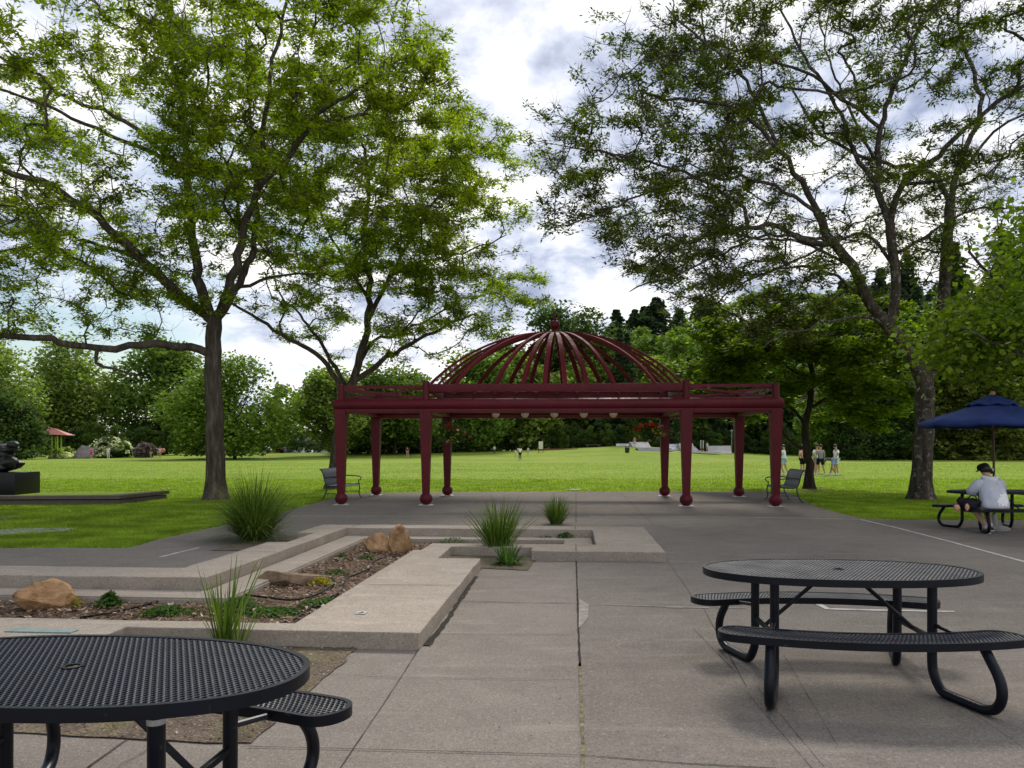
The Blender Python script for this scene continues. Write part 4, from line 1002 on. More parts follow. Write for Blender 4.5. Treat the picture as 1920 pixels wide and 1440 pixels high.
def proto_tree(kind, R_, H, zb, n, size, seed, tr=.22):
    rs = np.random.RandomState(seed)
    V = lump_crown(rs, R_, H, zb, n, size, kind=kind)
    mb = MB(); mb.sweep([(0,0,-.6), (.05,0,H*.25), (-.1,.08,H*.5), (.05,0,H*.9)], [tr, tr*.75, tr*.5, tr*.12], 8)
    if kind != 'conifer':
        for k in range(9):
            a = rs.uniform(0, 6.28); z0 = H*rs.uniform(.2, .55); L = R_*rs.uniform(.5, .85)
            mb.sweep([(0,0,z0), (math.cos(a)*L*.5, math.sin(a)*L*.5, z0+L*.35), (math.cos(a)*L, math.sin(a)*L, z0+L*.8)], [tr*.4, tr*.25, .03], 5)
    return V, mb
def bg_mat(name, c, tr=.38):
    return M_leaf(name, tuple(x*.55 for x in c), c, tuple(min(1, x*1.6) for x in c), tr, .35, .7)
BG = {'green': bg_mat('mid_leaf', (.135,.205,.040)), 'dark': bg_mat('deep_leaf', (.072,.115,.034)), 'spring': bg_mat('fresh_leaf', (.15,.225,.034)),
      'olive': bg_mat('olive_leaf', (.215,.28,.066)), 'conifer': bg_mat('needle', (.055,.085,.045)), 'yellow': bg_mat('yellow_needle', (.14,.17,.035)), 'far': bg_mat('far_leaf', (.10,.145,.065)), 'white': M_leaf('white_bloom', (.62,.62,.42), (.78,.78,.60), (.85,.85,.75), .3, 1), 'mauve': M_leaf('mauve_leaf', (.13,.10,.11), (.20,.16,.17), (.28,.23,.22), .2, 1)}
PROTO = {}
def bgtree(lab, cat, name, px, ytop, wpx, D, kind, mat, seed, n=6500, size=None, zb=.12, ybase=None, group=None, tr=.25, shear=0):
    X = (px-960)/F*D; z0 = gz(X, D)-.05; H = CH+(HZ-ytop)/F*D-z0; R_ = wpx/2/F*D
    size = (size or max(.16, D*.0030))*1.55; n = int(n*2.1)
    V, mb = proto_tree(kind, R_, H, H*zb, n, size, seed, tr)
    t = thing(name, lab, cat, (X, D, z0), 0, group)
    mb.build('trunk', MT['bark_dark'], t, ang=60)
    link(bpy.data.objects.new('crown', np_mesh('crown', V, 4, BG[mat])), t); return t
G1 = 'park trees along the far edge of the lawn'
bgtree('pale green tree cut by the left edge behind dark evergreen', 'tree', 'park_tree', -20, 640, 210, 112, 'round', 'olive', 31, group=G1)
bgtree('black green bushy evergreen behind the sculpture at far left', 'tree', 'evergreen_tree', 10, 738, 165, 98, 'round', 'dark', 32, 9000, zb=.0, group=G1)
bgtree('tall dense olive green tree rising above the pink roofed play tower', 'tree', 'park_tree', 132, 655, 230, 134, 'willow', 'olive', 33, 11000, zb=.03, group=G1)
bgtree('large deep green tree right of the white flowering bush', 'tree', 'park_tree', 305, 645, 240, 136, 'round', 'green', 34, 11000, zb=.03, group=G1)
bgtree('spreading yellow green tree just right of the big left trunk', 'tree', 'park_tree', 440, 680, 260, 98, 'round', 'spring', 35, 11000, zb=.06, group=G1)
bgtree('faint distant round tree low above the parked cars', 'tree', 'park_tree', 524, 712, 56, 240, 'round', 'far', 36, 2500, group=G1)
bgtree('small dark distant tree seen left of the leaning trunk', 'tree', 'park_tree', 562, 735, 44, 230, 'round', 'dark', 37, 2500, group=G1)
bgtree('light green rounded tree behind the left bench and pavilion corner', 'tree', 'park_tree', 625, 696, 170, 106, 'round', 'olive', 38, 9000, zb=.1, group=G1)
bgtree('mid green tree framed between the two left pavilion posts', 'tree', 'park_tree', 740, 690, 210, 112, 'round', 'green', 39, 11000, zb=.05, group=G1)
bgtree('low dark shrub row tree under the left half of the pavilion', 'shrub', 'evergreen_shrub', 690, 790, 170, 118, 'round', 'dark', 40, 4000, zb=0, group=G1)
bgtree('dark rounded shrub below the hanging basket on the left', 'shrub', 'evergreen_shrub', 795, 785, 170, 120, 'round', 'dark', 41, 4000, zb=0, group=G1)
bgtree('green tree seen beneath the left part of the dome', 'tree', 'park_tree', 885, 660, 210, 124, 'round', 'green', 42, 9000, zb=.02, group=G1)
# treeline and hillside forest behind the field: one mass
def forest():
    rs = np.random.RandomState(77); mats = ['green', 'dark', 'far', 'olive', 'conifer']; P_ = []
    lib = {}
    for kind, m, R_, H, n in (('round','green',5.0,15,2600), ('round','dark',4.6,14,2600), ('column','far',3.4,17,2300), ('round','olive',4.8,13,2600), ('conifer','conifer',4.6,20,3000)):
        lib[m] = (lump_crown(np.random.RandomState(len(P_)+90), R_, H, H*.04, n, .62, lumps=22, kind=kind).reshape(-1, 4, 3), H)
        P_.append(m)
    buf = {m: [] for m in mats}
    def put(X, Y, m, s, sz=1.0):
        V, H = lib[m]; tt = X/Y; lim = (602 if tt < .24 else 560 if tt < .42 else 500)+rs.uniform(0, 45); s = min(s, max(.3, (CH+(HZ-lim)*Y/F-gz(X, Y))/H)); a = rs.uniform(0, 6.28); c, s_ = math.cos(a), math.sin(a)
        W = V.copy()*s; W[..., 2] *= sz; x = W[..., 0]*c-W[..., 1]*s_; y = W[..., 0]*s_+W[..., 1]*c
        W[..., 0] = x+X; W[..., 1] = y+Y; W[..., 2] += gz(X, Y)-.3; buf[m].append(W)
    # understory hem
    for k in range(95):
        t = -.10+.80*k/94+rs.normal(0, .004); D = rs.uniform(129, 133)-max(0, (t-.30))*95 if t > -.02 else 131
        put(t*D, D, rs.choice(['dark','dark','green','far']), rs.uniform(.20, .34), 1.1)
    for k in range(60):
        t = -.78+.68*k/59+rs.normal(0, .004); D = rs.uniform(122, 130)
        put(t*D, D, rs.choice(['dark','dark','green']), rs.uniform(.28, .42), 1.0)
    for k in range(190):
        t = rs.uniform(-.10, .74); D = 132+((k*37) % 100)/100*95 - max(0, t-.32)*60
        m = rs.choice(mats, p=[.28,.22,.16,.16,.18] if D < 175 else [.2,.25,.15,.1,.3])
        put(t*D, D, m, rs.uniform(.85, 1.15)*(1+.45*float(sstep(-.03, .05, t))+.25*float(sstep(.25, .42, t))), 1.0)
    for m in mats:
        o = link(bpy.data.objects.new('forest', np_mesh('forest', np.concatenate(buf[m]).reshape(-1, 3), 4, BG[m])))
        lab = {'green':'mid green broadleaf woodland filling the hillside behind the field', 'dark':'deep green shaded woodland filling the hillside behind the field', 'far':'grey green upright woodland on the hillside behind the field', 'olive':'pale olive broadleaf woodland patches on the hillside behind the field', 'conifer':'blackish conifer woodland spread over the hillside behind the field'}[m]
        tag(o, lab, 'woodland', None, 'stuff')
forest()
G2 = 'skyline trees above the dome'
for px, yt, w, D, kd, mt, lab in ((1045, 560, 200, 150, 'round', 'dark', 'tall dark rounded cottonwood just right of the dome finial on the skyline'), (1120, 568, 190, 152, 'round', 'dark', 'dark cottonwood second to the right of the finial on the skyline'),
        (1156, 578, 130, 190, 'conifer', 'conifer', 'narrow dark fir at the notch right of the cottonwoods'), (1190, 578, 120, 196, 'conifer', 'conifer', 'thin pale fir left of the tallest skyline fir'), (1208, 572, 130, 196, 'conifer', 'conifer', 'slim fir touching the tallest skyline fir on its left'),
        (1230, 555, 230, 190, 'conifer', 'conifer', 'tallest broad fir on the skyline right of the dome'), (1274, 577, 120, 198, 'conifer', 'conifer', 'small lone fir on the skyline before the right hand trees'), (1335, 552, 150, 150, 'round', 'dark', 'broad dark tree on the skyline meeting the right locust branches'),
        (1175, 632, 110, 148, 'round', 'spring', 'fresh light green tree right behind the dome below the slim firs'), (1262, 608, 130, 158, 'round', 'spring', 'light green tree below the tallest skyline fir'), (1225, 660, 120, 142, 'round', 'olive', 'olive tree low on the hillside by the right flank of the dome'), (960, 640, 130, 140, 'round', 'green', 'green tree on the left flank of the dome below the locust twigs'),
        (1310, 650, 130, 142, 'round', 'green', 'green tree between the dome right edge and the small bright tree'), (1420, 600, 150, 140, 'round', 'green', 'green tree half hidden behind the small bright tree at right'), (1700, 465, 230, 150, 'conifer', 'conifer', 'tall dark conifer behind the limbs of the right locust'), (1575, 540, 190, 148, 'conifer', 'conifer', 'dark conifer behind the top right of the small bright tree'), (1790, 450, 240, 146, 'conifer', 'dark', 'tall dark conifer behind the broad leaved tree at right'), (1880, 430, 260, 144, 'conifer', 'conifer', 'tallest dark conifer at the right edge behind the broad leaved tree'), (1650, 500, 210, 150, 'conifer', 'conifer', 'shorter dark conifer left of the one behind right limbs')):
    bgtree(lab, 'tree', 'skyline_tree', px, yt, w, D, kd, mt, int(px), 5200, zb=.08, group=G2)
G3 = 'conifers closing the lawn on the right'
for px, yt, w, D, kd, mt, lab in ((1575, 640, 150, 98, 'round', 'green', 'broad shaded tree behind the small bright tree and the group of people'), (1660, 600, 130, 97, 'conifer', 'dark', 'dark conifer left of the lichen flecked trunk'), (1775, 590, 170, 95, 'conifer', 'yellow', 'yellow tipped conifer directly right of the lichen flecked trunk'),
        (1860, 560, 180, 93, 'conifer', 'yellow', 'yellow green conifer rising behind the umbrella top'), (1960, 580, 190, 94, 'conifer', 'dark', 'dark conifer cut by the right edge of the picture'), (1710, 690, 110, 94, 'round', 'dark', 'low round dark evergreen behind the lichen flecked trunk')):
    bgtree(lab, 'tree', 'conifer_tree' if kd == 'conifer' else 'park_tree', px, yt, w, D, kd, mt, int(px)+3, 11000, zb=.0, group=G3, size=.3)
for i, (px, w, yt) in enumerate(((1590,80,806), (1650,84,812), (1716,90,800), (1785,90,808), (1850,88,802), (1915,90,806))):
    bgtree(['dark leafy shrub behind the group of people on the lawn','dark shrub midway between the people and the lichen flecked trunk','dark shrub at the foot of the conifers behind the lichen flecked trunk','dark shrub under the left rim of the umbrella','dark shrub behind the umbrella pole','dark shrub at the right edge behind the hooded person'][i], 'shrub', 'evergreen_shrub', px, yt, w, 95, 'round', 'dark', 300+i, 3500, zb=0, group='shrubs at the foot of the conifers', size=.24)
# flowering shrubs by the play tower
def shrub2(lab, px, yt, w, D, mat, seed, cover='white', n=3500):
    t = bgtree(lab, 'bush', 'flowering_shrub', px, yt, w, D, 'round', mat, seed, n, zb=0, size=.26)
    if cover:
        rs = np.random.RandomState(seed+1); X = (px-960)/F*D; z0 = gz(X, D); H = CH+(HZ-yt)/F*D-z0; R_ = w/2/F*D; m = 3600
        C = rs.normal(0, 1, (m, 3)); C /= np.linalg.norm(C, axis=1)[:, None]; C[:, 2] = np.abs(C[:, 2])*.9+.1
        k = np.array([mnoise.noise(Vector(c)*3.2+Vector((seed, 0, 0))) for c in C]); C = C[k > -.05]*[R_*1.02, R_*.95, H*.98]
        link(bpy.data.objects.new('blossom', np_mesh('blossom', leaf_quads(C*1.06+rs.normal(0,.08,C.shape), .34, rs, .6, .8), 4, BG[cover])), t)
    return t
shrub2('wide bush covered in creamy white blossom left of the mauve bush', 208, 822, 76, 108, 'dark', 61)
shrub2('mauve brown rounded bush right of the white blossom bush', 272, 834, 46, 108, 'mauve', 62, None)
shrub2('low pale cream bush at the foot of the pink roofed play tower', 120, 842, 44, 104, 'olive', 63)
# ---------------------------------------------------------------- lawn blades
def lawn_blades():
    rs = np.random.RandomState(3); out = []
    for (d0, d1, n, h) in ((11.9, 16, 120000, .045), (16, 24, 150000, .05), (24, 38, 110000, .055), (38, 75, 60000, .06)):
        D = np.sqrt(rs.uniform(d0*d0, d1*d1, n*2)) if d0 < 24 else d0+(d1-d0)*rs.uniform(0, 1, n*2)**1.25; t = rs.uniform(-.70, .70, n*2); X = t*D
        ok = ~inside(PAVED, X, D); X = X[ok][:n]; D = D[ok][:n]; m = len(X)
        k = np.array([mnoise.noise(Vector((x*.35, y*.35, 0))) for x, y in zip(X, D)])
        hh = h*rs.uniform(.5, 1.3, m)*(1+.5*k); a = rs.uniform(0, 6.28, m); w = .0045*D/12*rs.uniform(.7, 1.3, m)+.002; ln = rs.normal(0, .5, (m, 2))*hh[:, None]
        b = np.stack([X, D, np.full(m, -.012)], -1); dx = np.stack([np.cos(a)*w, np.sin(a)*w, np.zeros(m)], -1)
        tip = b+np.concatenate([ln, hh[:, None]], 1); out.append(np.stack([b-dx, b+dx, tip], 1))
    V = np.concatenate(out).reshape(-1, 3)
    tag(link(bpy.data.objects.new('grass', np_mesh('grass', V, 3, MT['blade']))), 'short green lawn grass round the plaza edge', 'grass', kind='stuff')
lawn_blades()
def litter():
    rs = np.random.RandomState(31); n = 420
    u = np.concatenate([rs.uniform(-1.1, 3.5, 240), rs.uniform(-1.19, -1.0, 110), rs.uniform(1.0, 9, 70)]); v = np.concatenate([rs.uniform(3.0, 13, 240), rs.uniform(6.0, 9.8, 110), rs.uniform(5, 18, 70)])
    C = np.stack([u*CT+v*ST, -u*ST+v*CT, np.full(n, .013)], -1)
    tag(link(bpy.data.objects.new('leaf_litter', np_mesh('leaf_litter', leaf_quads(C, .018, rs, 4.0, .5), 4, M_leaf('dry_litter', (.06,.04,.02), (.17,.12,.06), (.34,.30,.16), .1, 2)))), 'tiny dry leaf bits scattered over the paving', 'litter', kind='stuff')
    n = 260; D = rs.uniform(14, 40, n*3); X = rs.uniform(-.66, .66, n*3)*D; ok = ~inside(PAVED, X, D); X, D = X[ok][:n], D[ok][:n]
    C = np.stack([X, D, np.full(len(X), .055)], -1); C = np.concatenate([C, np.array([tuple(G(x, y, .05)) for x, y in zip(rs.uniform(1058, 1115, 40), rs.uniform(914, 919, 40))])])
    tag(link(bpy.data.objects.new('lawn_daisies', np_mesh('lawn_daisies', leaf_quads(C, .035, rs, 2.0, .9), 4, M_plain('daisy_white', (.75,.75,.70), .7)))), 'tiny white daisies sprinkled through the lawn', 'flowers', kind='stuff')
litter()

# ---------------------------------------------------------------- ornamental grasses and small plants
def tuft(name, lab, c, n, H, R_, seed, w=.012, lean=1.0, mat='yucca', stiff=.5, sub=6, grp=None, droop=.6, cat='grass clump'):
    rs = np.random.RandomState(seed); V = []; Fc = []
    for i in range(n):
        a = rs.uniform(0, 6.283); q = rs.rand()**.7; out = q*lean; L = H*rs.uniform(.55, 1.08)*(1+.1*q)
        rb = R_*.22*rs.rand()**.5; p = np.array([math.cos(a)*rb, math.sin(a)*rb, 0.0]); a += rs.normal(0, .5); el = math.pi/2-out*rs.uniform(.4, 1.15); L *= 1-.28*q*(lean > .9)
        ww = w*rs.uniform(.7, 1.25); b0 = len(V); tw = rs.uniform(-.4, .4)
        for k in range(sub+1):
            u = k/sub; f = (1-u)**.55*(.55+.9*min(1, u*3)*.5); s = np.array([-math.sin(a+tw), math.cos(a+tw), .0])*ww*f*.5
            V.append(p-s+[0,0,.0]); V.append(p+s)
            st = L/sub; p = p+np.array([math.cos(a)*math.cos(el), math.sin(a)*math.cos(el), math.sin(el)])*st
            el -= droop*(.15+out*.55)*rs.uniform(.5, 1.4)/sub*(1+1.5*u)*(1.4-stiff)
            if p[2] < .01: p[2] = .01
            if k < sub: Fc.append((b0+2*k, b0+2*k+1, b0+2*k+3, b0+2*k+2))
    me = mesh_from(name, V, Fc, MT[mat]); o = link(bpy.data.objects.new(name, me)); o.location = c; return tag(o, lab, cat, grp)
tuft('ornamental_grass', 'largest spiky grass clump beside the asphalt path left of the planter', G(478,1012), 1500, 1.34, .85, 1, .014, 1.2, droop=1.25)
tuft('ornamental_grass', 'tall spiky grass clump at the planter notch in front of the dome', G(934,1042,-.02), 300, .88, .5, 2, .022, .75, droop=.7)
tuft('ornamental_grass', 'small grass clump behind the planter right side near the long joint', G(1043,983), 420, .68, .5, 3, .016, .95, droop=.6)
tuft('ornamental_grass', 'young spiky grass just beyond the near left picnic table', UV(-2.72,5.80,.005), 40, .72, .2, 4, .022, .62, droop=.35, stiff=.8)
tuft('ornamental_grass', 'young spiky grass just beyond the near left picnic table, its smaller right shoot', UV(-2.58,5.74,.005), 24, .50, .2, 14, .018, .7, droop=.4, stiff=.8)
tuft('strap_leaf_plant', 'sprawling lower leaves at the foot of the planter notch grass', G(952,1058), 150, .38, .5, 5, .028, 1.45, droop=1.2, mat='herb', cat='plant')
def herb(name, lab, c, r, h, n, seed, mat='herb', size=.035, grp=None):
    rs = np.random.RandomState(seed); C = np.clip(rs.normal(0, .45, (n, 3)), -.95, .95)*[r, r*.7, 0]+rs.uniform(0, 1, (n, 3))**1.0*[0, 0, h]
    C[:, 2] *= np.clip(1.25-np.hypot(C[:, 0], C[:, 1])/r, .2, 1)
    o = link(bpy.data.objects.new(name, np_mesh(name, leaf_quads(C, size, rs, .3, .5), 4, MT[mat]))); o.location = c; return tag(o, lab, 'plant', grp)
g = 'low planter herbs'
herb('leafy_herb', 'bushy green herb beside the large orange rock', G(206,1136,-.07), .13, .15, 420, 1, size=.06, grp=g)
herb('leafy_herb', 'low bright green herb mat left of the young spiky grass', G(312,1152,-.07), .26, .09, 1100, 2, grp=g)
herb('leafy_herb', 'feathery darker green herb mound right of the young spiky grass', G(448,1146,-.07), .24, .15, 1500, 3, grp=g, size=.03)
herb('leafy_herb', 'thin creeping green herb along the diagonal slab', G(515,1150,-.07), .30, .05, 1200, 4, grp=g, size=.045)
herb('leafy_herb', 'thin creeping green herb farther up along the diagonal slab edge', G(610,1132,-.07), .26, .05, 1000, 5, grp=g, size=.045)
herb('leafy_herb', 'green herb strip in the rear pit left of the tall grass', G(850,1018,-.07), .40, .09, 500, 6, grp=g)
herb('leafy_herb', 'green herb in the rear pit right of the tall grass', G(1020,1015,-.07), .40, .09, 500, 7, grp=g)
herb('leafy_herb', 'leafy herb filling the right corner of the rear pit', G(1060,1012,-.04), .20, .13, 420, 8, grp=g, size=.05)
herb('yellow_herb', 'yellow leaved sprigs against the long grey brown rock', G(602,1096,-.07), .16, .10, 320, 9, 'herb_yellow', grp=g)
herb('yellow_herb', 'small yellow sprig right of the large orange rock', G(144,1137,-.07), .08, .09, 90, 10, 'herb_yellow', grp=g)
herb('leafy_herb', 'yellow green herb behind the long grey brown rock', G(632,1076,-.07), .16, .06, 300, 11, grp=g)
herb('leafy_herb', 'green herb in front of the tan rocks', G(690,1047,-.07), .14, .06, 200, 12, grp=g)
herb('leafy_herb', 'small green weed in the mulch between ledge and long rock', G(640,1045,-.07), .10, .07, 120, 13, grp=g)
rs_ = np.random.RandomState(8); n = 9000
X_ = rs_.uniform(-5, -1.1, n); Y_ = rs_.uniform(4.0, 5.9, n)
k_ = np.array([mnoise.noise(Vector((x*1.8, y*1.8, 3))) for x, y in zip(X_, Y_)]); ok_ = inside([UV(-9,5.5), UV(-3.5,5.5), UV(-3.5,5.9), UV(-1.9,5.9), G(655,1235), G(595,1280), G(470,1395), G(330,1388), G(0,1370)], X_, Y_) & (k_ > .02) & (Y_ < 5.2)
C_ = np.stack([X_, Y_, rs_.uniform(.01, .035, n)], -1)[ok_]
tag(link(bpy.data.objects.new('dry_grass', np_mesh('dry_grass', leaf_quads(C_, .03, rs_, .1, .25), 4, M_leaf('dry_straw', (.12,.12,.03), (.24,.21,.08), (.40,.35,.17), .2, 2)))), 'dry patchy grass growing in the bare earth strip', 'grass', kind='stuff')

# ---------------------------------------------------------------- park benches
def park_bench(lab, loc, rz):
    "faces local +X, long axis along Y"
    t = thing('park_bench', lab, 'bench', loc, rz, 'slatless mesh park benches under the pavilion'); L = .75
    seat = [(.02,.45),(.12,.425),(.28,.42),(.42,.435),(.50,.44),(.53,.415)]
    back = [(.02,.45),(-.03,.55),(-.06,.68),(-.09,.80),(-.14,.90),(-.19,.93)]
    def sheet(prof, th):
        mb = MB(); n = len(prof)
        for y in (-L+.02, L-.02):
            for x, z in prof: mb.v.append((x, y, z))
            for x, z in prof: mb.v.append((x-.004, y, z-th))
        for i in range(n-1):
            mb.f += [(i, i+1, 2*n+i+1, 2*n+i), (n+i, 3*n+i, 3*n+i+1, n+i+1), (i, n+i, n+i+1, i+1), (2*n+i, 2*n+i+1, 3*n+i+1, 3*n+i)]
        mb.f += [(0, 2*n, 3*n, n), (n-1, 2*n-1, 4*n-1, 3*n-1)]; return mb
    sheet(seat, .012).build('seat', MT['bench_mesh'], t, ang=60); b = sheet(back, .012).build('backrest', MT['bench_mesh'], t, ang=60)
    for z, x in ((.93,-.19), (.70,-.06)):
        MB().sweep([(x, -L, z), (x, L, z)], .016, 8).build('rail', MT['black_metal'], b)
    for s in (-1, 1):
        y = s*L
        fr = MB(); fr.sweep([(x, y, z) for x, z in back[::-1]+seat[1:]], .019, 8); fr.build('side_frame', MT['black_metal'], t)
        MB().sweep([(.50,y,.43),(.53,y,.30),(.50,y,.14),(.55,y,.02),(.60,y,.012)], .018, 8).build('leg', MT['black_metal'], t)
        MB().sweep([(.03,y,.44),(.02,y,.30),(-.05,y,.12),(-.12,y,.02),(-.16,y,.012)], .018, 8).build('leg', MT['black_metal'], t)
        MB().sweep([(-.06,y,.68),(.10,y,.70),(.35,y,.69),(.52,y,.675),(.58,y,.63),(.55,y,.57),(.49,y,.55),(.49,y,.43)], .017, 8).build('armrest', MT['black_metal'], t)
        MB().sweep([(-.03,y,.20),(.51,y,.20)], .012, 6).build('stretcher', MT['black_metal'], t)
    return t
park_bench('grey mesh park bench beside the left front pavilion post, facing right', (-5.45, 23.7, 0), R(-8))
park_bench('grey mesh park bench beside the right front pavilion post, facing left', (8.22, 22.65, 0), R(180-6))

# ---------------------------------------------------------------- umbrella
def umbrella():
    t = thing('patio_umbrella', 'navy blue canvas patio umbrella on dark wooden pole over the far picnic table', 'umbrella', (9.25, 14.8, 0)); n = 8; Rr = 1.29
    c = MB(); rings = [(0.03, 2.50), (.32, 2.41), (.35, 2.39), (.72, 2.27), (1.08, 2.155), (Rr, 2.06)]; seg = 6; tot = n*seg
    for r, z in rings:
        for k in range(tot):
            a = 2*math.pi*k/tot+R(22.5-11); f = k % seg; u = f/seg; sagc = math.cos(math.pi/n)/math.cos((u-.5)*2*math.pi/n)
            rr = r*(sagc); zz = z-.022*math.sin(math.pi*u)*(r/Rr)**1.2
            c.v.append((rr*math.cos(a), rr*math.sin(a), zz))
    for i in range(len(rings)-1):
        for k in range(tot): c.f.append((i*tot+k, i*tot+(k+1) % tot, (i+1)*tot+(k+1) % tot, (i+1)*tot+k))
    o = c.build('canopy', MT['canvas'], t, ang=14); m = o.modifiers.new('s', 'SOLIDIFY'); m.thickness = .006
    hem = MB()
    for k in range(tot):
        p = Vector(c.v[5*tot+k]); hem.v.append(tuple(p*1.002)); hem.v.append((p.x*.985, p.y*.985, p.z-.055-.02*abs(math.sin(k*1.3))))
    for k in range(tot): hem.f.append((2*k, 2*((k+1) % tot), 2*((k+1) % tot)+1, 2*k+1))
    h = hem.build('hem', MT['canvas2'], o, ang=20); m = h.modifiers.new('s', 'SOLIDIFY'); m.thickness = .004
    vt = MB(); rings = [(0.03, 2.60), (.18, 2.545), (.42, 2.425), (.425, 2.395)]
    for r, z in rings:
        for k in range(tot):
            a = 2*math.pi*k/tot+R(22.5-11); u = (k % seg)/seg; sc_ = math.cos(math.pi/n)/math.cos((u-.5)*2*math.pi/n)
            zz = z+(-.018*math.sin(math.pi*u) if r < .42 else -.0+.02*math.sin(math.pi*u*2)); vt.v.append((r*sc_*math.cos(a), r*sc_*math.sin(a), zz))
    for i in range(3):
        for k in range(tot): vt.f.append((i*tot+k, i*tot+(k+1) % tot, (i+1)*tot+(k+1) % tot, (i+1)*tot+k))
    v = vt.build('vent_cap', MT['canvas2'], t, ang=14); m = v.modifiers.new('s', 'SOLIDIFY'); m.thickness = .005
    MB().sweep([(.03,0,.03), (.02,0,1.4), (0,0,2.56)], .021, 14).build('pole', MT['wood'], t)
    MB().lathe([(.02,2.58),(.045,2.60),(.05,2.635),(.04,2.665),(.01,2.675)], n=16).build('finial', M_plain('pale_wood', (.30,.15,.09), .5), t)
    MB().lathe([(.04,2.30),(.045,2.34),(.03,2.36)], n=14).build('hub', MT['wood'], t)
    for k in range(n):
        a = 2*math.pi*k/n+R(22.5-11); MB().sweep([(.03*math.cos(a), .03*math.sin(a), 2.47), (1.24*math.cos(a), 1.24*math.sin(a), 2.06)], .010, 6).build('rib', MT['wood'], t)
        MB().sweep([(.04*math.cos(a), .04*math.sin(a), 1.95), (.70*math.cos(a), .70*math.sin(a), 2.20)], .009, 6).build('strut', MT['wood'], t)
    MB().lathe([(.26,.0),(.27,.04),(.22,.07),(.06,.09),(.045,.30),(.03,.30)], (.03,0,.004), 24).build('base', MT['pale_concrete'], t)
umbrella()

# ---------------------------------------------------------------- people
def M_cloth(name, c, rough=.9): return M_plain(name, c, rough, .15, .15, 9, bump=.25, bscale=45)
SKIN = M_plain('skin', (.50,.29,.20), .55, .35, .06, 8); SKIN2 = M_plain('skin_tan', (.36,.20,.13), .55, .35, .06, 8)
HAIR = M_plain('black_hair', (.012,.010,.010), .5, .4, .3, 40); SHOE = M_plain('white_shoe', (.70,.70,.68), .6)
def skin_mesh(name, nodes, edges, mat, parent, root=0, sub=2):
    me = bpy.data.meshes.new(name); me.from_pydata([n[0] for n in nodes], edges, []); me.materials.append(mat)
    o = link(bpy.data.objects.new(name, me), parent)
    m = o.modifiers.new('skin', 'SKIN'); m.use_smooth_shade = True; m.branch_smoothing = .6
    for i, n in enumerate(nodes):
        r = n[1]; me.skin_vertices[0].data[i].radius = (r, r) if not hasattr(r, '__len__') else r; me.skin_vertices[0].data[i].use_root = (i == root)
    s = o.modifiers.new('sub', 'SUBSURF'); s.levels = sub; s.render_levels = sub; return o
def lerp(a, b, t): return tuple(a[i]+(b[i]-a[i])*t for i in range(3))
STAND = dict(hip=(0,0,.94), chest=(0,0,1.30), neck=(0,.0,1.47), head=(0,.02,1.63), shL=(-.17,0,1.40), shR=(.17,0,1.40), elL=(-.23,-.02,1.13), elR=(.23,-.02,1.13),
             wrL=(-.24,.06,.88), wrR=(.24,.06,.88), hpL=(-.09,0,.90), hpR=(.09,0,.90), knL=(-.11,.02,.50), knR=(.11,.02,.50), anL=(-.12,-.02,.08), anR=(.12,-.02,.08))
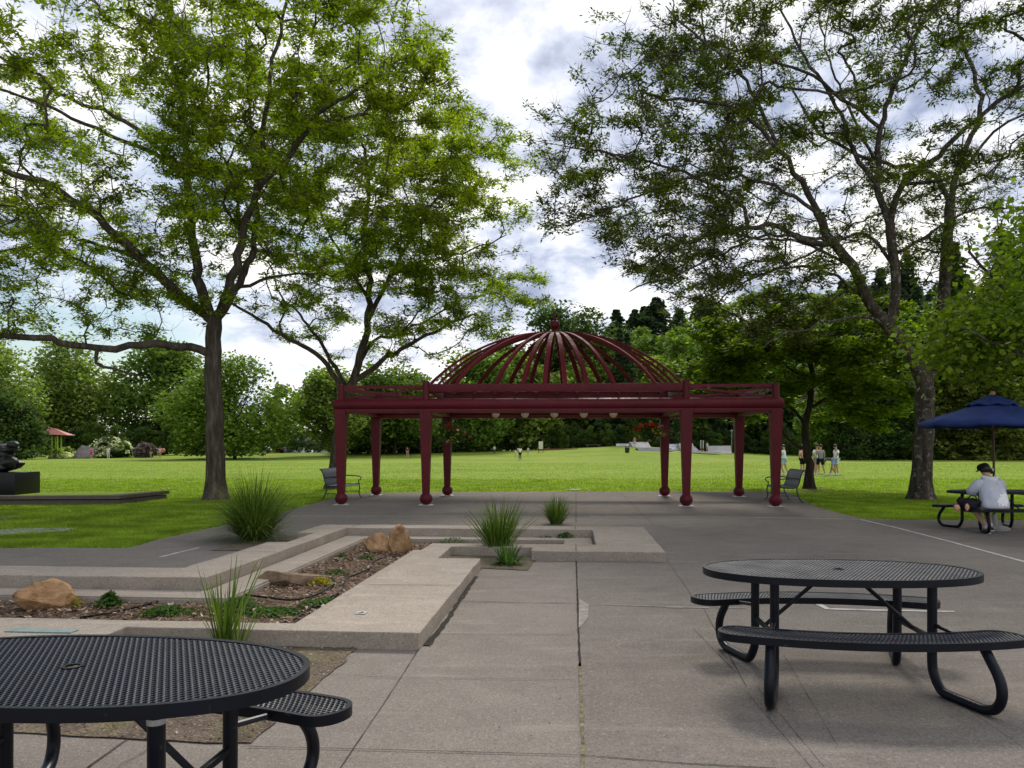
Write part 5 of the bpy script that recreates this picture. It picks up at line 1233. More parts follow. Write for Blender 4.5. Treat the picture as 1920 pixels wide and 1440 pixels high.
def person(lab, loc, rz, scale, J={}, shirt=(.7,.7,.7), legs=(.02,.02,.02), short=True, sleeve=.5, skin=SKIN, hair=HAIR, shoe=SHOE, long_hair=False, group=None, loose=1.0, dress=False, simple=False):
    j = dict(STAND); j.update(J); t = thing('person', lab, 'person', loc, rz, group); t.scale = (scale,)*3
    N = []; E = []
    def add(p, r, par=None):
        N.append((tuple(p), r)); i = len(N)-1
        if par is not None: E.append((par, i))
        return i
    hip = add(j['hip'], (.14,.10)); wa = add(lerp(j['hip'], j['chest'], .5), (.12,.09), hip); ch = add(j['chest'], (.15,.11), wa)
    nb = add(lerp(j['chest'], j['neck'], .75), .07, ch); nk = add(lerp(j['neck'], j['head'], .25), .052, nb)
    h1 = add(lerp(j['neck'], j['head'], .72), .076, nk); d = [j['head'][i]-j['neck'][i] for i in range(3)]
    h2 = add([j['head'][i]+d[i]*.12 for i in range(3)], (.080,.088), h1); h3 = add([j['head'][i]+d[i]*.62 for i in range(3)], .055, h2)
    for s in 'LR':
        sh = add(j['sh'+s], .062, ch); el = add(j['el'+s], .043, sh); wr = add(j['wr'+s], .029, el)
        f = Vector(j['wr'+s])-Vector(j['el'+s]); f.normalize(); sd = Vector((0,1,0)) if abs(f.y) < .8 else Vector((1,0,0)); sd = (sd-f*sd.dot(f)).normalized()
        w = Vector(j['wr'+s]); inn = f.cross(sd)*(.02 if s == 'L' else -.02)
        pm = add(w+f*.055, (.034,.020), wr)
        if not simple:
            for q, ln in ((-.030,.070),(-.010,.082),(.010,.078),(.030,.062)):
                k1 = add(w+f*.095+sd*q, .0095, pm); k2 = add(w+f*(.095+ln*.5)+sd*q+inn*.5, .0088, k1); add(w+f*(.095+ln*.9)+sd*q+inn*1.3, .0075, k2)
            th = add(w+f*.045+sd*.042, .011, pm); add(w+f*.080+sd*.060+inn*.5, .009, th)
        hp = add(j['hp'+s], .088, hip); th_ = add(lerp(j['hp'+s], j['kn'+s], .45), .078, hp); kn = add(j['kn'+s], .054, th_); cf = add(lerp(j['kn'+s], j['an'+s], .35), .055, kn); an = add(j['an'+s], .036, cf)
        add((j['an'+s][0], j['an'+s][1]+.10, j['an'+s][2]-.035), .032, an)
    body = skin_mesh('body', N, E, skin, t)
    # face: nose, ears, eyes
    hd = Vector(j['head']); fw = Vector((0,1,0)); 
    tilt = (Vector(j['head'])-Vector(j['neck'])).normalized(); fw = (fw-tilt*fw.dot(tilt)).normalized(); sx = tilt.cross(fw)
    fm = MB(); fm.ball(hd+fw*.098+tilt*.0, .016, 8, 6, (1,1,1.5)); fm.build('nose', skin, body)
    for s in (-1, 1):
        MB().ball(hd+sx*s*.082-fw*.005+tilt*.0, .022, 8, 6, (.4,1,1.3)).build('ear', skin, body)
        MB().ball(hd+fw*.084+sx*s*.030+tilt*.03, .010, 8, 6).build('eye', HAIR, body)
    MB().ball(hd+fw*.088-tilt*.045, .018, 8, 6, (1.2,.4,.4)).build('mouth', M_LIP, body)
    hb = MB(); hb.ball(hd-fw*.018+tilt*.055, .100, 16, 12, (.94,1.02,.92), .10, 3)
    if long_hair: hb.ball(hd-fw*.06-tilt*.07, .085, 14, 10, (1.0,.6,1.6), .10, 5)
    hb.build('hair', hair, t)
    sc_ = M_cloth('shirt', shirt); lc = M_cloth('lower_wear', legs)
    N = []; E = []; L = loose
    a = add(lerp(j['hip'], j['chest'], -.22 if not dress else -.8), (.165*L,.125*L) if not dress else (.22,.18)); b = add(lerp(j['hip'], j['chest'], .4), (.152*L,.118*L), a); c = add(lerp(j['hip'], j['chest'], 1.0), (.172,.128), b); add(lerp(j['chest'], j['neck'], .72), .082, c)
    for s in 'LR':
        q = add(j['sh'+s], .080, c); e = add(lerp(j['sh'+s], j['el'+s], min(1, sleeve*1.4)), .068*L, q)
        if sleeve > .8: add(lerp(j['el'+s], j['wr'+s], .9), .045*L, e)
    skin_mesh('shirt', N, E, sc_, t)
    if not dress:
        N = []; E = []; a = add(lerp(j['hip'], j['chest'], .06), (.158,.125))
        for s in 'LR':
            q = add(j['hp'+s], .104, a); e = add(lerp(j['hp'+s], j['kn'+s], .78 if short else .98), .092 if short else .068, q)
            if not short: add(lerp(j['kn'+s], j['an'+s], .92), .058, e)
        skin_mesh('shorts' if short else 'trousers', N, E, lc, t)
    for s in 'LR':
        p = j['an'+s]; sm = MB(); sm.ball((p[0], p[1]+.055, p[2]-.035), .05, 12, 8, (.85,2.3,.85)); sm.sweep([(p[0],p[1],p[2]-.03),(p[0],p[1],p[2]+.05)], .046, 12)
        sm.build('shoe', shoe, t)
    return t
M_LIP = M_plain('lips', (.35,.12,.10), .5)
def onfield(x, yfeet, D):
    X = (x-960)/F*D; return (X, D, gz(X, D))
GP = 'people standing together on the right of the lawn'; Dp = 43
person('person in loose white shirt and pale blue shorts, arms out, behind the right bench', onfield(1470,0,43.5), R(60), .98, dict(elL=(-.30,.20,1.32), wrL=(-.25,.44,1.34), elR=(.28,.20,1.30), wrR=(.18,.42,1.36), knL=(-.10,.12,.50), knR=(.12,-.06,.50), anR=(.12,-.22,.10)), (.80,.84,.92), (.44,.54,.66), group=GP, loose=1.2, sleeve=.7)
person('person in pink shirt and black shorts with hand on hip half behind the slim trunk', onfield(1505,0,44.2), R(30), .97, dict(elL=(-.36,-.04,1.16), wrL=(-.18,.10,1.02), elR=(.30,.10,1.20), wrR=(.16,.24,1.36)), (.66,.40,.34), (.012,.012,.02), group=GP)
person('person in grey shirt and black shorts seen from behind with feet apart', onfield(1538,0,42.6), R(-4), .99, dict(knL=(-.17,.02,.50), anL=(-.26,-.02,.08), knR=(.17,.02,.50), anR=(.26,-.04,.08), head=(.03,.03,1.63), elR=(.26,.08,1.15), wrR=(.28,.24,.94)), (.24,.27,.30), (.012,.012,.018), group=GP, loose=1.12)
person('person bending far forward in dark shirt and light blue shorts amid the group', onfield(1560,0,43.2), R(68), .98, dict(hip=(0,-.10,.88), hpL=(-.09,-.10,.86), hpR=(.09,-.10,.86), chest=(0,.24,.98), neck=(0,.37,.92), head=(0,.46,.80), shL=(-.16,.33,.95), shR=(.16,.33,.95), elL=(-.18,.42,.68), elR=(.18,.42,.68), wrL=(-.14,.44,.44), wrR=(.14,.44,.44), knL=(-.14,.02,.48), knR=(.14,.0,.48), anL=(-.14,-.22,.08), anR=(.14,.10,.08)), (.10,.10,.12), (.27,.38,.60), skin=SKIN2, group=GP)
person('person in plain white shirt and pale shorts standing rightmost of the group', onfield(1568,0,43.6), R(100), 1.0, dict(head=(0,.06,1.61), neck=(0,.01,1.47), elL=(-.24,.05,1.14), wrL=(-.20,.25,.98)), (.92,.92,.93), (.60,.68,.68), group=GP, loose=1.08)
person('person in white top mostly hidden behind the grey shirted person', onfield(1532,0,45.5), R(180), 1.0, {}, (.9,.9,.9), (.3,.3,.32), group=GP)
GQ = 'people far off on the middle of the lawn'
person('person with long dark hair in white top and black trousers on the far lawn', onfield(975,0,91), R(20), .98, dict(elL=(-.30,.15,1.25), wrL=(-.22,.30,1.40)), (.9,.9,.92), (.012,.012,.015), False, long_hair=True, group=GQ, simple=True)
person('small child in white beside the long haired person', onfield(967,0,100), R(40), .62, {}, (.74,.72,.70), (.6,.5,.5), group=GQ, simple=True)
person('small child in white walking right of the long haired person', onfield(990,0,105), R(-40), .68, {}, (.74,.74,.74), (.5,.5,.5), group=GQ, simple=True)
person('child in pale top and dark trousers left of the long haired person', onfield(927,0,108), R(10), .78, {}, (.55,.57,.60), (.03,.05,.06), False, group=GQ, simple=True)
person('tiny person in pink trousers seen between the left pavilion posts', onfield(764,0,104), R(10), .8, {}, (.03,.03,.03), (.62,.30,.30), False, group=GQ, simple=True)
GR = 'people by the flowering bushes'
person('person in bright pink top in front of the grey play rock', onfield(171,0,100), R(180), .9, {}, (.55,.10,.28), (.4,.08,.2), group=GR, simple=True)
person('person in white top before the white blossom bush', onfield(203,0,101), R(180), .98, {}, (.70,.74,.80), (.6,.6,.6), False, group=GR, simple=True)
person('person in black top by the mauve brown bush', onfield(283,0,101), R(90), .9, dict(hip=(0,0,.94)), (.012,.012,.015), (.5,.45,.4), group=GR, simple=True)
pw = person('person in white top holding an orange ball at the lawn edge', onfield(300,0,102), R(190), .95, dict(elR=(-.0+.22,.10,1.15), wrR=(.22,.28,1.12)), (.74,.72,.74), (.5,.4,.4), group=GR, simple=True)
o = MB().ball((onfield(306,0,101.7)[0], 101.7, gz(-46,101.7)+1.05), .28, 16, 10).build('play_ball', M_plain('orange_rubber', (.75,.20,.12), .5)); tag(o, 'orange ball carried by the person in white', 'ball')
person('person in pink standing on the skate park left end', onfield(1190,0,121), R(0), .9, {}, (.6,.16,.22), (.5,.5,.5), group='skaters', simple=True)
person('person in white standing at the skate park right of the posts', onfield(1326,0,117), R(30), .95, {}, (.68,.66,.64), (.5,.45,.42), group='skaters', simple=True)

# seated person at the far table (seen from behind)
def seated():
    L0 = Vector((8.86, 14.10, 0)); t = thing('person', 'person in grey hoodie and black cap sitting at the far table, back turned', 'person', L0, R(4))
    N = []; E = []
    def add(p, r, par=None):
        N.append((tuple(p), r)); i = len(N)-1
        if par is not None: E.append((par, i))
        return i
    hip = add((0,.02,.56), (.17,.12)); wa = add((0,.05,.72), (.14,.11), hip); ch = add((0,.12,.92), (.15,.11), wa); nb = add((-.01,.17,1.03), .065, ch); nk = add((-.015,.20,1.07), .05, nb)
    h1 = add((-.02,.235,1.12), .075, nk); h2 = add((-.02,.26,1.18), (.082,.088), h1); add((-.02,.25,1.24), .05, h2)
    for s in (-1, 1):
        sh = add((s*.16,.15,.98), .06, ch); el = add((s*.27,.22,.76), .045, sh); wr = add((s*.13,.46,.80), .030, el); pm = add((s*.09,.52,.80), (.032,.02), wr)
        for q, ln in ((-.028,.06),(-.009,.075),(.009,.07),(.026,.055)):
            k1 = add((s*.07+q*.3,.56+q*.1,.80+q), .009, pm); add((s*.03+q*.2,.56+ln*.6,.795+q), .008, k1)
        tt = add((s*.08,.53,.835), .010, pm); add((s*.05,.57,.845), .008, tt)
        hp = add((s*.10,.06,.53), .10, hip); kn = add((s*.12-.05,.40,.50), .062, hp)
        an = add((s*.05-.07,.04 if s < 0 else .10,.13 if s > 0 else .11), .040, add((s*.09-.06,.24,.32), .058, kn)); add((s*.05-.08,.03 if s < 0 else .08,.05), .03, an)
    body = skin_mesh('body', N, E, SKIN, t)
    m, nt, b = mat_base('grey_hoodie'); T = NT(nt); setp(b, (.5,.51,.57), .95, .1)
    sep = T.N.new('ShaderNodeSeparateXYZ'); T.L.new(T.tc.outputs['Object'], sep.inputs[0])
    # white plant-like print low on the back
    dx = T.math('SUBTRACT', sep.outputs[0], .075); dz = T.math('SUBTRACT', sep.outputs[2], .64)
    u = T.math('ADD', T.math('MULTIPLY', dx, .80), T.math('MULTIPLY', dz, .45)); v = T.math('SUBTRACT', T.math('MULTIPLY', dz, .80), T.math('MULTIPLY', dx, .45))
    rad = T.math('ADD', T.math('POWER', T.math('MULTIPLY', u, 6.2), 2.0), T.math('POWER', T.math('MULTIPLY', v, 8.5), 2.0))
    msk = T.math('LESS_THAN', T.math('ADD', rad, T.math('MULTIPLY', T.noise(22, 3, .6, st=(1,1,1)), 2.4)), 1.85)
    msk = T.math('MULTIPLY', msk, T.math('LESS_THAN', sep.outputs[1], .12))
    base = T.ramp(T.noise(7, 5, .6), [(.3, (.50,.51,.58)), (.7, (.64,.65,.70))])
    T.L.new(T.mix(msk, base, (.92,.92,.90)), b.inputs['Base Color']); T.bump(T.noise(11, 6, .6, dist=.6), b, .5, .03)
    hd = MB(); rings = [(.465,.235,.165,.00,0),(.50,.262,.185,.00,0),(.58,.262,.18,.015,0),(.68,.25,.17,.04,0),(.80,.242,.16,.085,0),(.90,.235,.155,.125,0),(.97,.20,.135,.155,0),(1.015,.145,.115,.17,0),(1.04,.10,.09,.185,0),(1.05,.065,.07,.19,0)]
    n = 36
    for z, rx, ry, cy, _ in rings:
        for k in range(n):
            a = 2*math.pi*k/n; p = Vector((rx*math.cos(a), cy+ry*math.sin(a), z)); q = 1+.05*mnoise.noise(Vector((p.x*7, p.y*7, p.z*4)))+.03*mnoise.noise(p*16)
            hd.v.append(((p.x)*q, cy+(p.y-cy)*q, p.z+.012*mnoise.noise(p*9)))
    for i in range(len(rings)-1):
        for k in range(n): hd.f.append((i*n+k, i*n+(k+1) % n, (i+1)*n+(k+1) % n, (i+1)*n+k))
    hd.f.append(tuple(range(n))[::-1]); hd.f.append(tuple((len(rings)-1)*n+k for k in range(n)))
    for s in (-1, 1):
        hd.sweep([(s*.13,.14,.975),(s*.20,.16,.93),(s*.265,.20,.82),(s*.275,.24,.745),(s*.22,.38,.775),(s*.125,.50,.80)], [.075,.098,.100,.092,.075,.055], 18)
    ho = hd.build('hoodie', m, t, ang=80); sm = ho.modifiers.new('s', 'SUBSURF'); sm.levels = sm.render_levels = 1
    hood = MB(); prof = []
    for k in range(25):
        a = math.pi*(1.0+k/24.0)+0; prof.append(Vector((.118*math.cos(a), .17+.085*math.sin(a)*1.0, 1.035+.012*math.cos(2*a)-.028*abs(math.sin(a)))))
    hood.sweep(prof, [.030+.022*math.sin(math.pi*k/24) for k in range(25)], 14)
    prof = [Vector((.085*math.cos(math.pi*(1+k/16)), .155+.075*math.sin(math.pi*(1+k/16)), .965-.012*math.sin(math.pi*k/16))) for k in range(17)]
    hood.sweep(prof, [.03+.018*math.sin(math.pi*k/16) for k in range(17)], 14)
    hood.build('hood', M_cloth('hood_cloth', (.74,.75,.80)), ho, ang=80)
    N = []; E = []; a = add((0,.03,.50), (.205,.15))
    for s in (-1, 1): q = add((s*.10,.12,.52), .118, a); q = add((s*.12-.05,.40,.495), .085, q); add((s*.09-.06,.28,.375), .085, q)
    skin_mesh('shorts', N, E, M_cloth('grey_shorts', (.25,.25,.23)), t)
    MB().ball((-.02,.245,1.19), .098, 20, 14, (.95,1.02,1.0), .06, 4).build('hair', M_plain('dark_brown_hair', (.022,.012,.010), .45, .4, .4, 60), t)
    MB().ball((.075,.185,1.155), .052, 14, 10, (1,1,1), .35, 9).build('hair', M_plain('dark_brown_bun', (.022,.012,.010), .45, .4, .4, 60), t)
    cp = MB(); M_ = Matrix.Translation((-.035,.27,1.205)) @ Matrix.Rotation(R(-14), 4, 'X') @ Matrix.Rotation(R(-16), 4, 'Y')
    cp.lathe([(.104,0),(.106,.03),(.092,.065),(.055,.088),(.005,.094)], n=24, M=M_.to_3x3()); cp.v = [tuple(Vector(v)+M_.translation) for v in cp.v]
    cp.add([(-.075,.05,-.005),(.075,.05,-.005),(.055,.17,-.028),(-.055,.17,-.028),(-.075,.05,.004),(.075,.05,.004),(.055,.17,-.020),(-.055,.17,-.020)], [(0,3,2,1),(4,5,6,7),(0,1,5,4),(1,2,6,5),(2,3,7,6),(3,0,4,7)], M_)
    cap = cp.build('cap', M_cloth('black_cap', (.010,.010,.013)), t)
    MB().sweep([(.035,.155,1.215),(.055,.14,1.185),(.062,.138,1.150)], [.012,.016,.010], 8).build('hair_clip', M_plain('pale_clip', (.55,.50,.40), .4), t)
    for s, x, y, z in ((-1,-.13,.05,.05),(1,-.03,.10,.09)):
        sh = MB().ball((x,y,z), .050, 14, 10, (.85,1.9,.8)); sh.build('shoe', M_plain('black_white_shoe', (.03,.03,.035), .6), t)
        q = MB(); q.sweep([(x-.03,y-.06,z-.03),(x+.03,y-.06,z-.03)], .014, 8); q.sweep([(x,y-.01,z+.05),(x,y+.01,z+.10)], .043, 12); q.build('sock', M_plain('white_sock', (.62,.62,.62), .8), t)
seated()
bag = MB(); bag.ball((8.40,14.13,.555), .15, 20, 14, (1.35,.75,.72), .28, 3); bag.ball((8.23,14.10,.60), .075, 14, 10, (1,.8,1.1), .3, 6)
bg_ = thing('backpack', 'slumped black bag on the bench left of the hooded person', 'bag', (8.38,14.1,.45)); o = bag.build('bag_body', M_cloth('black_nylon', (.012,.012,.015), .6), bg_); o.data.transform(Matrix.Translation((-8.38,-14.1,-.45)))
o = MB().sweep([(8.30,14.02,.66),(8.36,14.0,.72),(8.45,14.02,.70),(8.50,14.05,.63)], .012, 8).build('strap', MT['black_metal'], bg_); o.data.transform(Matrix.Translation((-8.38,-14.1,-.45)))
PK = M_cloth('pink_fleece', (.62,.30,.22)); o = MB().ball((8.115,14.03,.49), .052, 14, 10, (1,.8,1.2), .2, 2).build('soft_toy', PK); tag(o, 'small pink soft item at the left end of the bench beside the bag', 'keychain toy')
o = MB().ball((8.275,13.985,.505), .042, 14, 10, (.9,.6,1.5), .2, 8).build('soft_toy', PK); tag(o, 'small peach coloured soft item hanging on the front of the black bag', 'keychain toy')

# ---------------------------------------------------------------- hanging baskets
def basket(lab, c, seed, chain_top, fl=1.0):
    t = thing('hanging_basket', lab, 'flower basket', c, 0, 'flower baskets hung under the pavilion'); rs = np.random.RandomState(seed)
    MB().lathe([(.06,-.20),(.15,-.14),(.19,-.02),(.195,.0)], n=20).build('basket', M_plain('coir', (.05,.035,.02), .95), t)
    for k in range(3):
        a = 2.1*k+.4; MB().sweep([(.18*math.cos(a), .18*math.sin(a), 0), (0,0,chain_top-.1), (0,0,chain_top)], .004, 5).build('chain', MT['black_metal'], t)
    C = rs.normal(0, .165, (2200, 3))*[1.15,1.1,.75]+[0,0,.02]; link(bpy.data.objects.new('foliage', np_mesh('foliage', leaf_quads(C, .07, rs, .2, .6), 4, MT['herb'])), t)
    for nm, cc, n, ctr in (('flowers', (.80,.02,.04), int(330*fl), (-.06,-.1,.12)), ('flowers', (.80,.16,.24), int(150*fl), (.16,-.08,.07)), ('flowers', (.85,.65,.04), 110, (.0,-.16,-.06)), ('flowers', (.7,.68,.62), 25, (.08,-.1,-.12))):
        P0 = rs.normal(0, 1, (n//20+3, 3))*[.19,.10,.09]+ctr; C = P0[rs.randint(0, len(P0), n)]+rs.normal(0, .022, (n, 3))+[0,-.03,0]
        link(bpy.data.objects.new(nm, np_mesh(nm, leaf_quads(C, .055, rs, .0, .8), 4, M_leaf('petal', tuple(x*.7 for x in cc), cc, tuple(min(1, x*1.25) for x in cc), .15, 3))), t)
basket('hanging basket of red and yellow flowers in front of the left rear pavilion post', (-1.88, 23.9, 2.02), 1, .6, .4)
basket('hanging basket of red and yellow flowers left of the right rear pavilion post', (4.27, 23.9, 2.05), 2, .57)

# ---------------------------------------------------------------- sculpture and low wall
sc = thing('sculpture', 'dark bronze abstract sculpture of stacked lobes on black granite block', 'sculpture', (-14.95, 22.8, .20))
sc.scale = (1.04, 1.04, 1.10)
MB().box((.0,0,.30), (1.15,1.15,.60), bev=.015).build('pedestal', MT['granite'], sc, ang=30)
b = MB(); b.ball((-.10,0,.80), .40, 40, 26, (1.15,.85,.48), .30, 3, rot=Matrix.Rotation(R(-8),3,'Y')); b.ball((-.18,0,1.02), .30, 36, 24, (1.0,.8,.75), .35, 5)
b.ball((-.14,0,1.24), .38, 40, 26, (1.08,.75,.30), .35, 7, rot=Matrix.Rotation(R(6),3,'Y')); b.ball((.18,-.05,1.33), .13, 24, 16, (1.2,1,.8), .25, 9); b.ball((-.36,-.05,1.36), .13, 24, 16, (1.3,1,.75), .25, 11); b.ball((.20,-.2,.86), .20, 24, 16, (1,1,.8), .3, 13)
b.build('figure', MT['bronze'], sc, ang=80)
q = MB()
for k, (w, z) in enumerate(((.16,.52),(.06,.49),(.10,.46),(.20,.43),(.18,.415))): q.box((-.28, -.577, z), (w, .003, .006))
q.build('inscription', M_plain('engraving', (.16,.16,.16), .6), sc, smooth=False)
lw = thing('low_wall', 'low dark concrete wall edging the raised grass below the sculpture', 'wall', (-13, 21.6, 0))
def pris(P_, z0, z1):
    bm = fill_poly(P_, (), z1); ret = bmesh.ops.extrude_face_region(bm, geom=bm.faces[:])
    for v in [g for g in ret['geom'] if isinstance(g, bmesh.types.BMVert)]: v.co.z = z0
    bmesh.ops.recalc_face_normals(bm, faces=bm.faces); bm.transform(Matrix.Translation((13,-21.6,0))); return bm
bm_obj('wall_base', pris([Vector(p+(0,)) for p in ((-22,20.65),(-10.97,21.45),(-10.66,23.75),(-10.95,23.75),(-11.25,21.72),(-22,20.95))], -.1, .13), MT['old_concrete'], lw)
bm_obj('wall_cap', pris([Vector(p+(0,)) for p in ((-22,20.58),(-10.92,21.38),(-10.60,23.8),(-11.0,23.8),(-11.32,21.80),(-22,21.03))], .155, .245), MT['old_concrete'], lw)
bm_obj('raised_turf', pris([Vector(p+(0,)) for p in ((-22,21.04),(-11.34,21.81),(-11.02,23.78),(-22,23.9))], -.1, .21), MT['grass'], lw)

# ---------------------------------------------------------------- far small things
def far(x, D): X = (x-960)/F*D; return Vector((X, D, gz(X, D)))
LIME = M_plain('lime_paint', (.38,.55,.03), .5); PINK = M_plain('faded_red_roof', (.52,.20,.17), .7)
c = far(112, 103); t = thing('play_tower', 'play tower with faded pink roof on lime green posts', 'play structure', c)
for x in (-.70, .05):
    for y in (-.4, .4): MB().sweep([(x*1.0-.1, y, 0), (x*1.0-.1, y, 3.1)], .085, 10).build('post', LIME, t)
mb = MB(); mb.add([(-1.75,-.9,3.25),(1.55,-.9,3.15),(1.55,.9,3.15),(-1.75,.9,3.25),(-1.45,0,4.25),(-.6,0,4.05)], [(0,1,5,4),(3,4,5,2),(0,4,3),(1,2,5),(0,3,2,1)]); mb.build('roof', PINK, t, smooth=False)
MB().box((-.45,0,3.08), (1.0,.9,.14)).build('roof_frame', MT['black_metal'], t, smooth=False)
for x in (-.72, .55): MB().box((x-.1,-.45,.75), (.30,.08,.9), bev=.03).build('panel', LIME, t)
MB().box((-.05,-.3,.8), (.5,.06,.7)).build('panel', M_plain('green_panel', (.02,.14,.05), .6), t, smooth=False)
c = far(160, 104); o = rock('play_rock', 'large flat topped grey climbing rock beside the pink clad person', (c.x, c.y, c.z+.55), (1.5,1.0,1.15), M_plain('grey_rock', (.25,.22,.22), .9, .2, .25, 2, bump=.4, bscale=6), 44)
# buildings
def house(lab, x, D, w, h, roof, seed, wallm, roofm):
    c = far(x, D); c.z -= .3; t = thing('building', lab, 'building', c)
    MB().box((0,0,h/2), (w,7,h)).build('wall', wallm, t, smooth=False)
    mb = MB(); o_ = .5; mb.add([(-w/2-o_,-3.5-o_,h+.01),(w/2+o_,-3.5-o_,h+.01),(w/2+o_,3.5+o_,h+.01),(-w/2-o_,3.5+o_,h+.01),(-w/2+1.2,0,h+roof),(w/2-1.2,0,h+roof)], [(0,1,5,4),(2,3,4,5),(1,2,5),(3,0,4),(0,3,2,1)]); mb.build('roof', roofm, t, smooth=False)
    for k in range(4):
        xx = -w/2+w*(k+.6)/4.2; wn = MB().box((xx,-3.53,h*.55), (1.3,.08,1.0)).build('window', M_GL, t, smooth=False); MB().box((xx,-3.56,h*.55-.55), (1.5,.14,.08)).build('sill', MT['pale_concrete'], wn, smooth=False)
    MB().box((w/2-.9,-3.53,h*.42), (1.0,.08,h*.8)).build('door', MT['wood'], t, smooth=False)
M_GL = M_plain('dark_glass', (.02,.025,.03), .1, .6)
BRK = M_plain('red_brick', (.22,.08,.06), .9, .2, .2, 10); DRF = M_plain('dark_shingle', (.05,.055,.06), .9, .2, .2, 5)
house('long low building with dark grey roof far beyond the parked cars', 588, 205, 13, 2.9, 2.0, 1, M_plain('grey_siding', (.09,.09,.09), .8), DRF)
house('small brick building with dark roof right of the long low building', 640, 200, 5.5, 2.6, 1.0, 2, BRK, DRF)
house('pale roofed low building glimpsed between the left pavilion posts', 815, 190, 7, 2.2, 1.2, 3, M_plain('grey_siding', (.09,.09,.09), .8), M_plain('pale_roof', (.32,.34,.37), .8))
c = far(821, 150); t = thing('lamp_post', 'tall thin pale lamp post seen right of the left inner pavilion post', 'lamp post', c)
MB().sweep([(0,0,0),(0,0,6.9)], .09, 8).build('pole', MT['pale_concrete'], t); MB().box((.3,0,6.95), (.9,.25,.15)).build('lamp_head', MT['pale_concrete'], t, smooth=False)
c = far(1372, 118); t = thing('lamp_post', 'thin pale path lamp post behind the right rear pavilion post', 'lamp post', c)
MB().sweep([(0,0,0),(0,0,3.4)], .05, 8).build('pole', MT['pale_concrete'], t); MB().ball((0,0,3.5), .16, 12, 8).build('lamp_head', MT['pale_concrete'], t)
# parked cars
def car(paint):
    t = thing('parked_car', 'car beyond the lawn crest', 'car', (0,0,0), 0, 'cars parked beyond the lawn crest')
    prof = [(-2.1,.35),(-2.15,.62),(-1.95,.85),(-1.2,.93),(-.65,1.38),(.75,1.42),(1.45,.98),(2.05,.90),(2.15,.6),(2.1,.35)]
    mb = MB()
    for y, k in ((-.86,1),(-.80,1),(.80,1),(.86,1)):
        for x, z in prof: mb.v.append((x, y*(.86 if z > 1.1 else 1), z*(1 if abs(y) < .83 else .995)))
    n = len(prof)
    for j_ in range(3):
        for i in range(n): mb.f.append((j_*n+i, j_*n+(i+1) % n, (j_+1)*n+(i+1) % n, (j_+1)*n+i))
    mb.f.append(tuple(range(n))); mb.f.append(tuple(3*n+i for i in range(n))[::-1]); mb.build('body', paint, t, ang=30)
    for sy in (-1, 1):
        MB().add([(-.95,sy*.815,.98),(1.25,sy*.815,1.0),(.68,sy*.752,1.36),(-.58,sy*.752,1.33)], [(0,1,2,3)]).build('side_window', M_GL, t, smooth=False)
        for x in (-1.35, 1.35): w = MB().sweep([(x,sy*.70,.33),(x,sy*.89,.33)], .33, 16).build('wheel', MT['black_metal'], t); MB().sweep([(x,sy*.885,.33),(x,sy*.90,.33)], .19, 12).build('rim', MT['silver'], w)
    return t
cols = [('white', (.6,.6,.6)), ('silver', (.4,.41,.43)), ('orange', (.62,.16,.05)), ('pale grey', (.5,.52,.55)), ('dark', (.03,.03,.035)), ('white', (.65,.65,.65)), ('silver', (.42,.42,.44))]
labs = ['white car nearest the big left trunk beyond the lawn crest', 'silver car second right of the big left trunk beyond the crest', 'orange car between pale cars below the distant dark roof', 'pale grey car directly left of the orange car', 'dark car just right of the orange car', 'white car in front of the long low dark roofed building', 'silver car by the leaning trunk beyond the crest']
for i, (cn, cc) in enumerate(cols):
    t = car(M_plain('car_paint', cc, .3, .5, .03, coat=.5)); x = (447, 478, 524, 496, 541, 566, 612)[i]; c = far(x, 158); c.z = .05; t.location = c; t.rotation_euler = (0,0,R((8,2,80,5,84,4,8)[i])); t['label'] = labs[i]
# notice board
c = far(1014, 112); t = thing('notice_board', 'small pale notice board standing on the far lawn crest', 'sign', c)
MB().box((0,0,1.05), (.62,.06,1.1), bev=.01).build('board', M_plain('cream_panel', (.62,.60,.48), .7), t)
for x in (-.34, .34): MB().sweep([(x,0,0),(x,0,1.7)], .04, 8).build('post', MT['wood'], t)
c = far(1020, 118); t = thing('timber_edging', 'low reddish timber edging beside the notice board on the crest', 'edging', c)
MB().box((2.2,0,.12), (6,.2,.34)).build('rail', BRK, t, smooth=False)
c = far(1112, 122); t = thing('picnic_shelter_bench', 'long low dark bench on the grassy rise left of the skate park', 'bench', c)
MB().box((0,0,.45), (2.4,.5,.09)).build('seat', MT['old_concrete'], t, smooth=False)
for x in (-.9,.9): MB().box((x,0,.2), (.12,.4,.42)).build('leg', MT['old_concrete'], t, smooth=False)
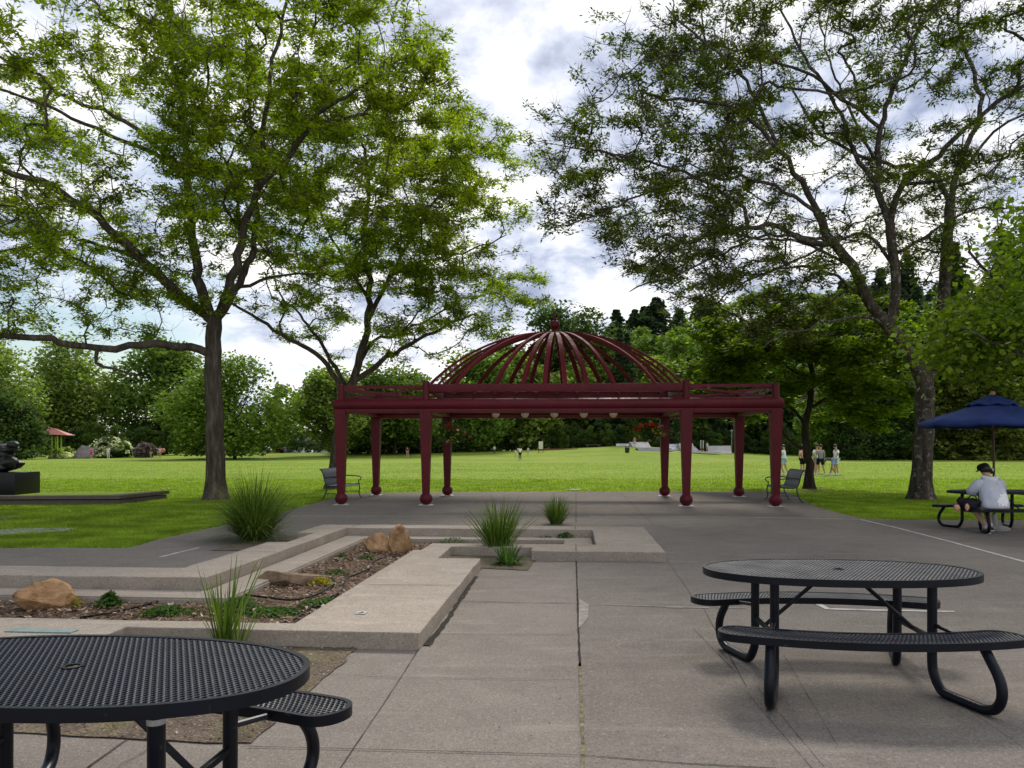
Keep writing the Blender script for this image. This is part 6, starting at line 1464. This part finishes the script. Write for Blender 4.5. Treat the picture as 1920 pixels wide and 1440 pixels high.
# skate park
def ramp(lab, x, D, w, h, d, mat, kind, rz=0):
    c = far(x, D); c.z -= .25; t = thing('skate_ramp', lab, 'skate ramp', c, rz, 'concrete skate ramps'); mb = MB(); n = 8; V = []
    if kind == 'quarter': prof = [(0, 0)]+[(d*(i/n), h*(1-math.cos(math.pi/2*i/n))) for i in range(n+1)]+[(d+.6, h), (d+.6, 0)]
    elif kind == 'bank': prof = [(0,0),(d,h),(d+.5,h),(d*2,0)]
    else: prof = [(0,0),(.02,h),(d,h),(d,0)]
    m = len(prof)
    for y in (-w/2, w/2):
        for a, b_ in prof: mb.v.append((y, a, b_+.25))
    for i in range(m-1): mb.f.append((i, i+1, m+i+1, m+i))
    mb.f.append(tuple(range(m))[::-1]); mb.f.append(tuple(m+i for i in range(m))); mb.build('ramp_body', mat, t, smooth=False)
    mb = MB(); k = max(range(m), key=lambda q: prof[q][1]); mb.sweep([(-w/2, prof[k][0], prof[k][1]+.27), (w/2, prof[k][0], prof[k][1]+.27)], .04, 8); mb.build('coping', MT['steel'], t)
SP = M_plain('skate_concrete', (.46,.43,.41), .85, .2, .15, .8); SP2 = M_plain('painted_concrete', (.40,.37,.42), .8, .2, .65, 1.6); SP3 = M_plain('grey_concrete', (.13,.13,.14), .9, .2, .4, 1.5)
ramp('low grey concrete bank at the left end of the skate park', 1232, 110, 5.2, .45, 1.2, SP3, 'bank', R(10))
ramp('thin pale concrete ledge just left of the right hanging basket', 1172, 122, 2.8, .35, 1.0, SP, 'bank', R(-6))
ramp('pale concrete quarter pipe behind the right hanging basket', 1206, 120, 3.0, .75, 1.6, SP, 'quarter', R(12))
ramp('mottled painted concrete bank between the two right posts', 1258, 116, 3.0, .8, 1.6, SP2, 'quarter', R(-14))
ramp('pale concrete ramp right of the inner right post', 1291, 115, 2.2, 1.15, 1.3, SP, 'bank', R(5))
ramp('painted concrete hip between the pale ramp and the two pale posts', 1306, 117, 1.6, .7, 1.3, SP2, 'bank', R(25))
ramp('large sloping pale concrete quarter pipe at the right end of the skate park', 1350, 116, 3.4, 1.1, 1.6, SP, 'quarter', R(-12))
ramp('long flat pale concrete platform in front of the ramps', 1290, 110, 9.5, .10, 2.0, SP, 'box')
c = far(1176, 106); t = thing('litter_bin', 'small dark litter bin standing left of the skate park', 'bin', c)
MB().lathe([(.20,0),(.30,.05),(.33,.7),(.34,.75),(.25,.92),(.05,.98)], n=18).build('bin_body', MT['black_metal'], t); MB().lathe([(.345,.70),(.35,.76),(.30,.78)], n=18).build('rim', MT['steel'], t)
for i, x in enumerate((1314, 1318.5)):
    c = far(x, 115); t = thing('skate_post', ['left of the two pale posts in the skate park','right of the two pale posts in the skate park'][i], 'post', c)
    MB().sweep([(0,0,0),(0,0,1.85)], .09, 8).build('post_shaft', MT['steel'], t); MB().box((0,0,.5), (.24,.2,.3)).build('collar', BRK, t, smooth=False)
